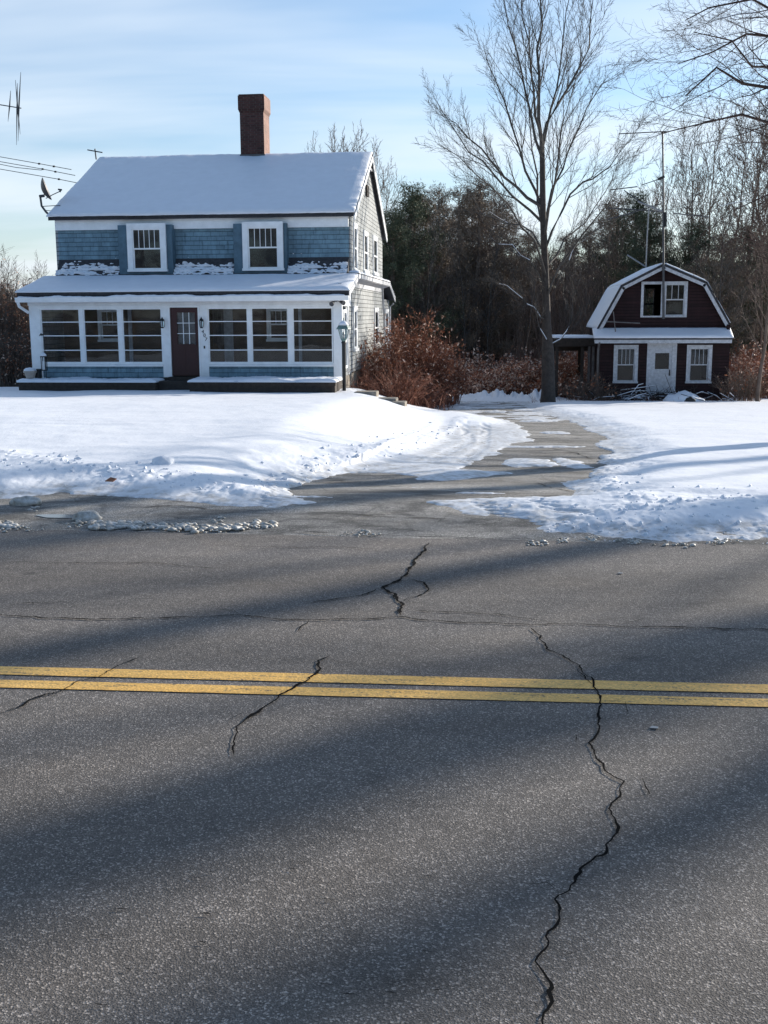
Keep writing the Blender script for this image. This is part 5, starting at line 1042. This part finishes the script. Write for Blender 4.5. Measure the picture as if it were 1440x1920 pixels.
# crumbs and chunks of ploughed snow scattered along the banks
bm=bmesh.new(); rs=random.Random(31)
for pts,n_,sm_,sp_ in (([(0,872),(60,886),(110,893)],60,.055,.3),([(110,897),(230,903),(350,916),(450,926)],170,.045,.22),([(495,925),(530,903),(590,883),(660,866),(720,854),(790,833),(850,804)],240,.05,.24),([(1090,985),(1200,970),(1330,965),(1440,962)],260,.045,.45),([(1000,995),(1150,1005),(1440,1008)],160,.03,.15),([(1120,840),(1150,870),(1130,910),(1140,940)],70,.04,.2),([(380,728),(480,731),(560,735),(640,738)],130,.06,.7),([(820,760),(900,752),(980,752)],80,.07,.6)):
    G=[ground_at(*q)[:2] for q in pts]
    for i in range(n_):
        j=rs.randrange(len(G)-1); f=rs.random(); x=G[j][0]*(1-f)+G[j+1][0]*f+rs.gauss(0,sp_); y=G[j][1]*(1-f)+G[j+1][1]*f+rs.gauss(0,sp_)
        iu=np.argmin(np.abs(Ys[:,0]-y)); ju=np.argmin(np.abs(Xs[iu]-x)); 
        if t_snow[iu,ju]<.0: continue
        z=float(SZ[iu,ju]); s_=rs.uniform(.2,1)**3*sm_*.62; res=bmesh.ops.create_icosphere(bm,subdivisions=1,radius=1); of=Vector((rs.random()*99,0,0)); e_=(rs.uniform(.7,1.6),rs.uniform(.7,1.3),rs.uniform(.6,1.1))
        for v in res['verts']: k_=1+.7*mn.noise(v.co*1.5+of); v.co=Vector((x+v.co.x*s_*e_[0]*k_,y+v.co.y*s_*e_[1]*k_,z+.05*s_+v.co.z*s_*e_[2]*k_))
me=bpy.data.meshes.new('snow_chunks'); bm.to_mesh(me); bm.free(); me.materials.append(SNOW); o=bpy.data.objects.new('snow_chunks',me); col.objects.link(o); tag(o,kind='stuff')
# puddle of meltwater, bits on the road
t=NT('meltwater'); t.col((.03,.035,.04),.05,0,.6)
p=aZ(125,969,0); a_=np.linspace(0,6.283,40,endpoint=False); V=[(p[0]+.26*math.cos(q)*(1+.2*math.sin(3*q)),p[1]+.10*math.sin(q)*(1+.2*math.cos(2*q)),float(hh(p[0],p[1]))+.006) for q in a_]; cv=[];cf=[];CW=1.
def dribbon(P,wd):
    b0=len(cv); ribbon(P,wd,.03,.04)
    for i in range(b0,len(cv)): cv[i]=(cv[i][0],cv[i][1],float(hh(cv[i][0],cv[i][1]))+.006)
for P in ([(540,997),(650,1000),(720,1004),(800,1008),(900,1010),(990,1012)],[(560,960),(700,970),(860,975)],[(880,900),(1000,905),(1080,925)],[(1000,835),(1080,850),(1130,870)],[(620,900),(760,915)],[(230,955),(330,950),(420,960)],[(100,990),(300,996),(520,994)]): dribbon([ground_at(*q)[:2] for q in P],.012)
tag(link_mesh('driveway_crack',cv,cf,CRACKM),kind='structure')
tag(link_mesh('meltwater_puddle',V,[tuple(range(40))],t.m),kind='structure')
for i,(px,py,lab) in enumerate(((1225,1366,'pale flake of litter lying on the near lane, closest to the viewer'),(1162,1076,'pale flake lying on the far lane, farthest from the viewer'))):
    p=aZ(px,py,0); s_=.018; m=MB().prism([(p[0]-s_,p[1]-s_*.5,.004),(p[0]+s_*.9,p[1]-s_*.7,.004),(p[0]+s_*1.2,p[1]+s_*.3,.004),(p[0]-s_*.2,p[1]+s_*.8,.004)],(0,0,.003)); tag(m.build('litter_flake',TUBEW,loc=(p[0],p[1],0)),lab,'litter','pale flakes on the road')
p=ground_at(207,922); tag(MB().prism([(p[0]-.05,p[1],p[2]+.1),(p[0]+.04,p[1]-.02,p[2]+.1),(p[0]+.06,p[1]+.03,p[2]+.12),(p[0]-.01,p[1]+.05,p[2]+.13)],(0,0,.006)).build('fallen_leaf',LEAFB,loc=tuple(p)),'single brown leaf on the snowbank at the left shoulder','leaf')
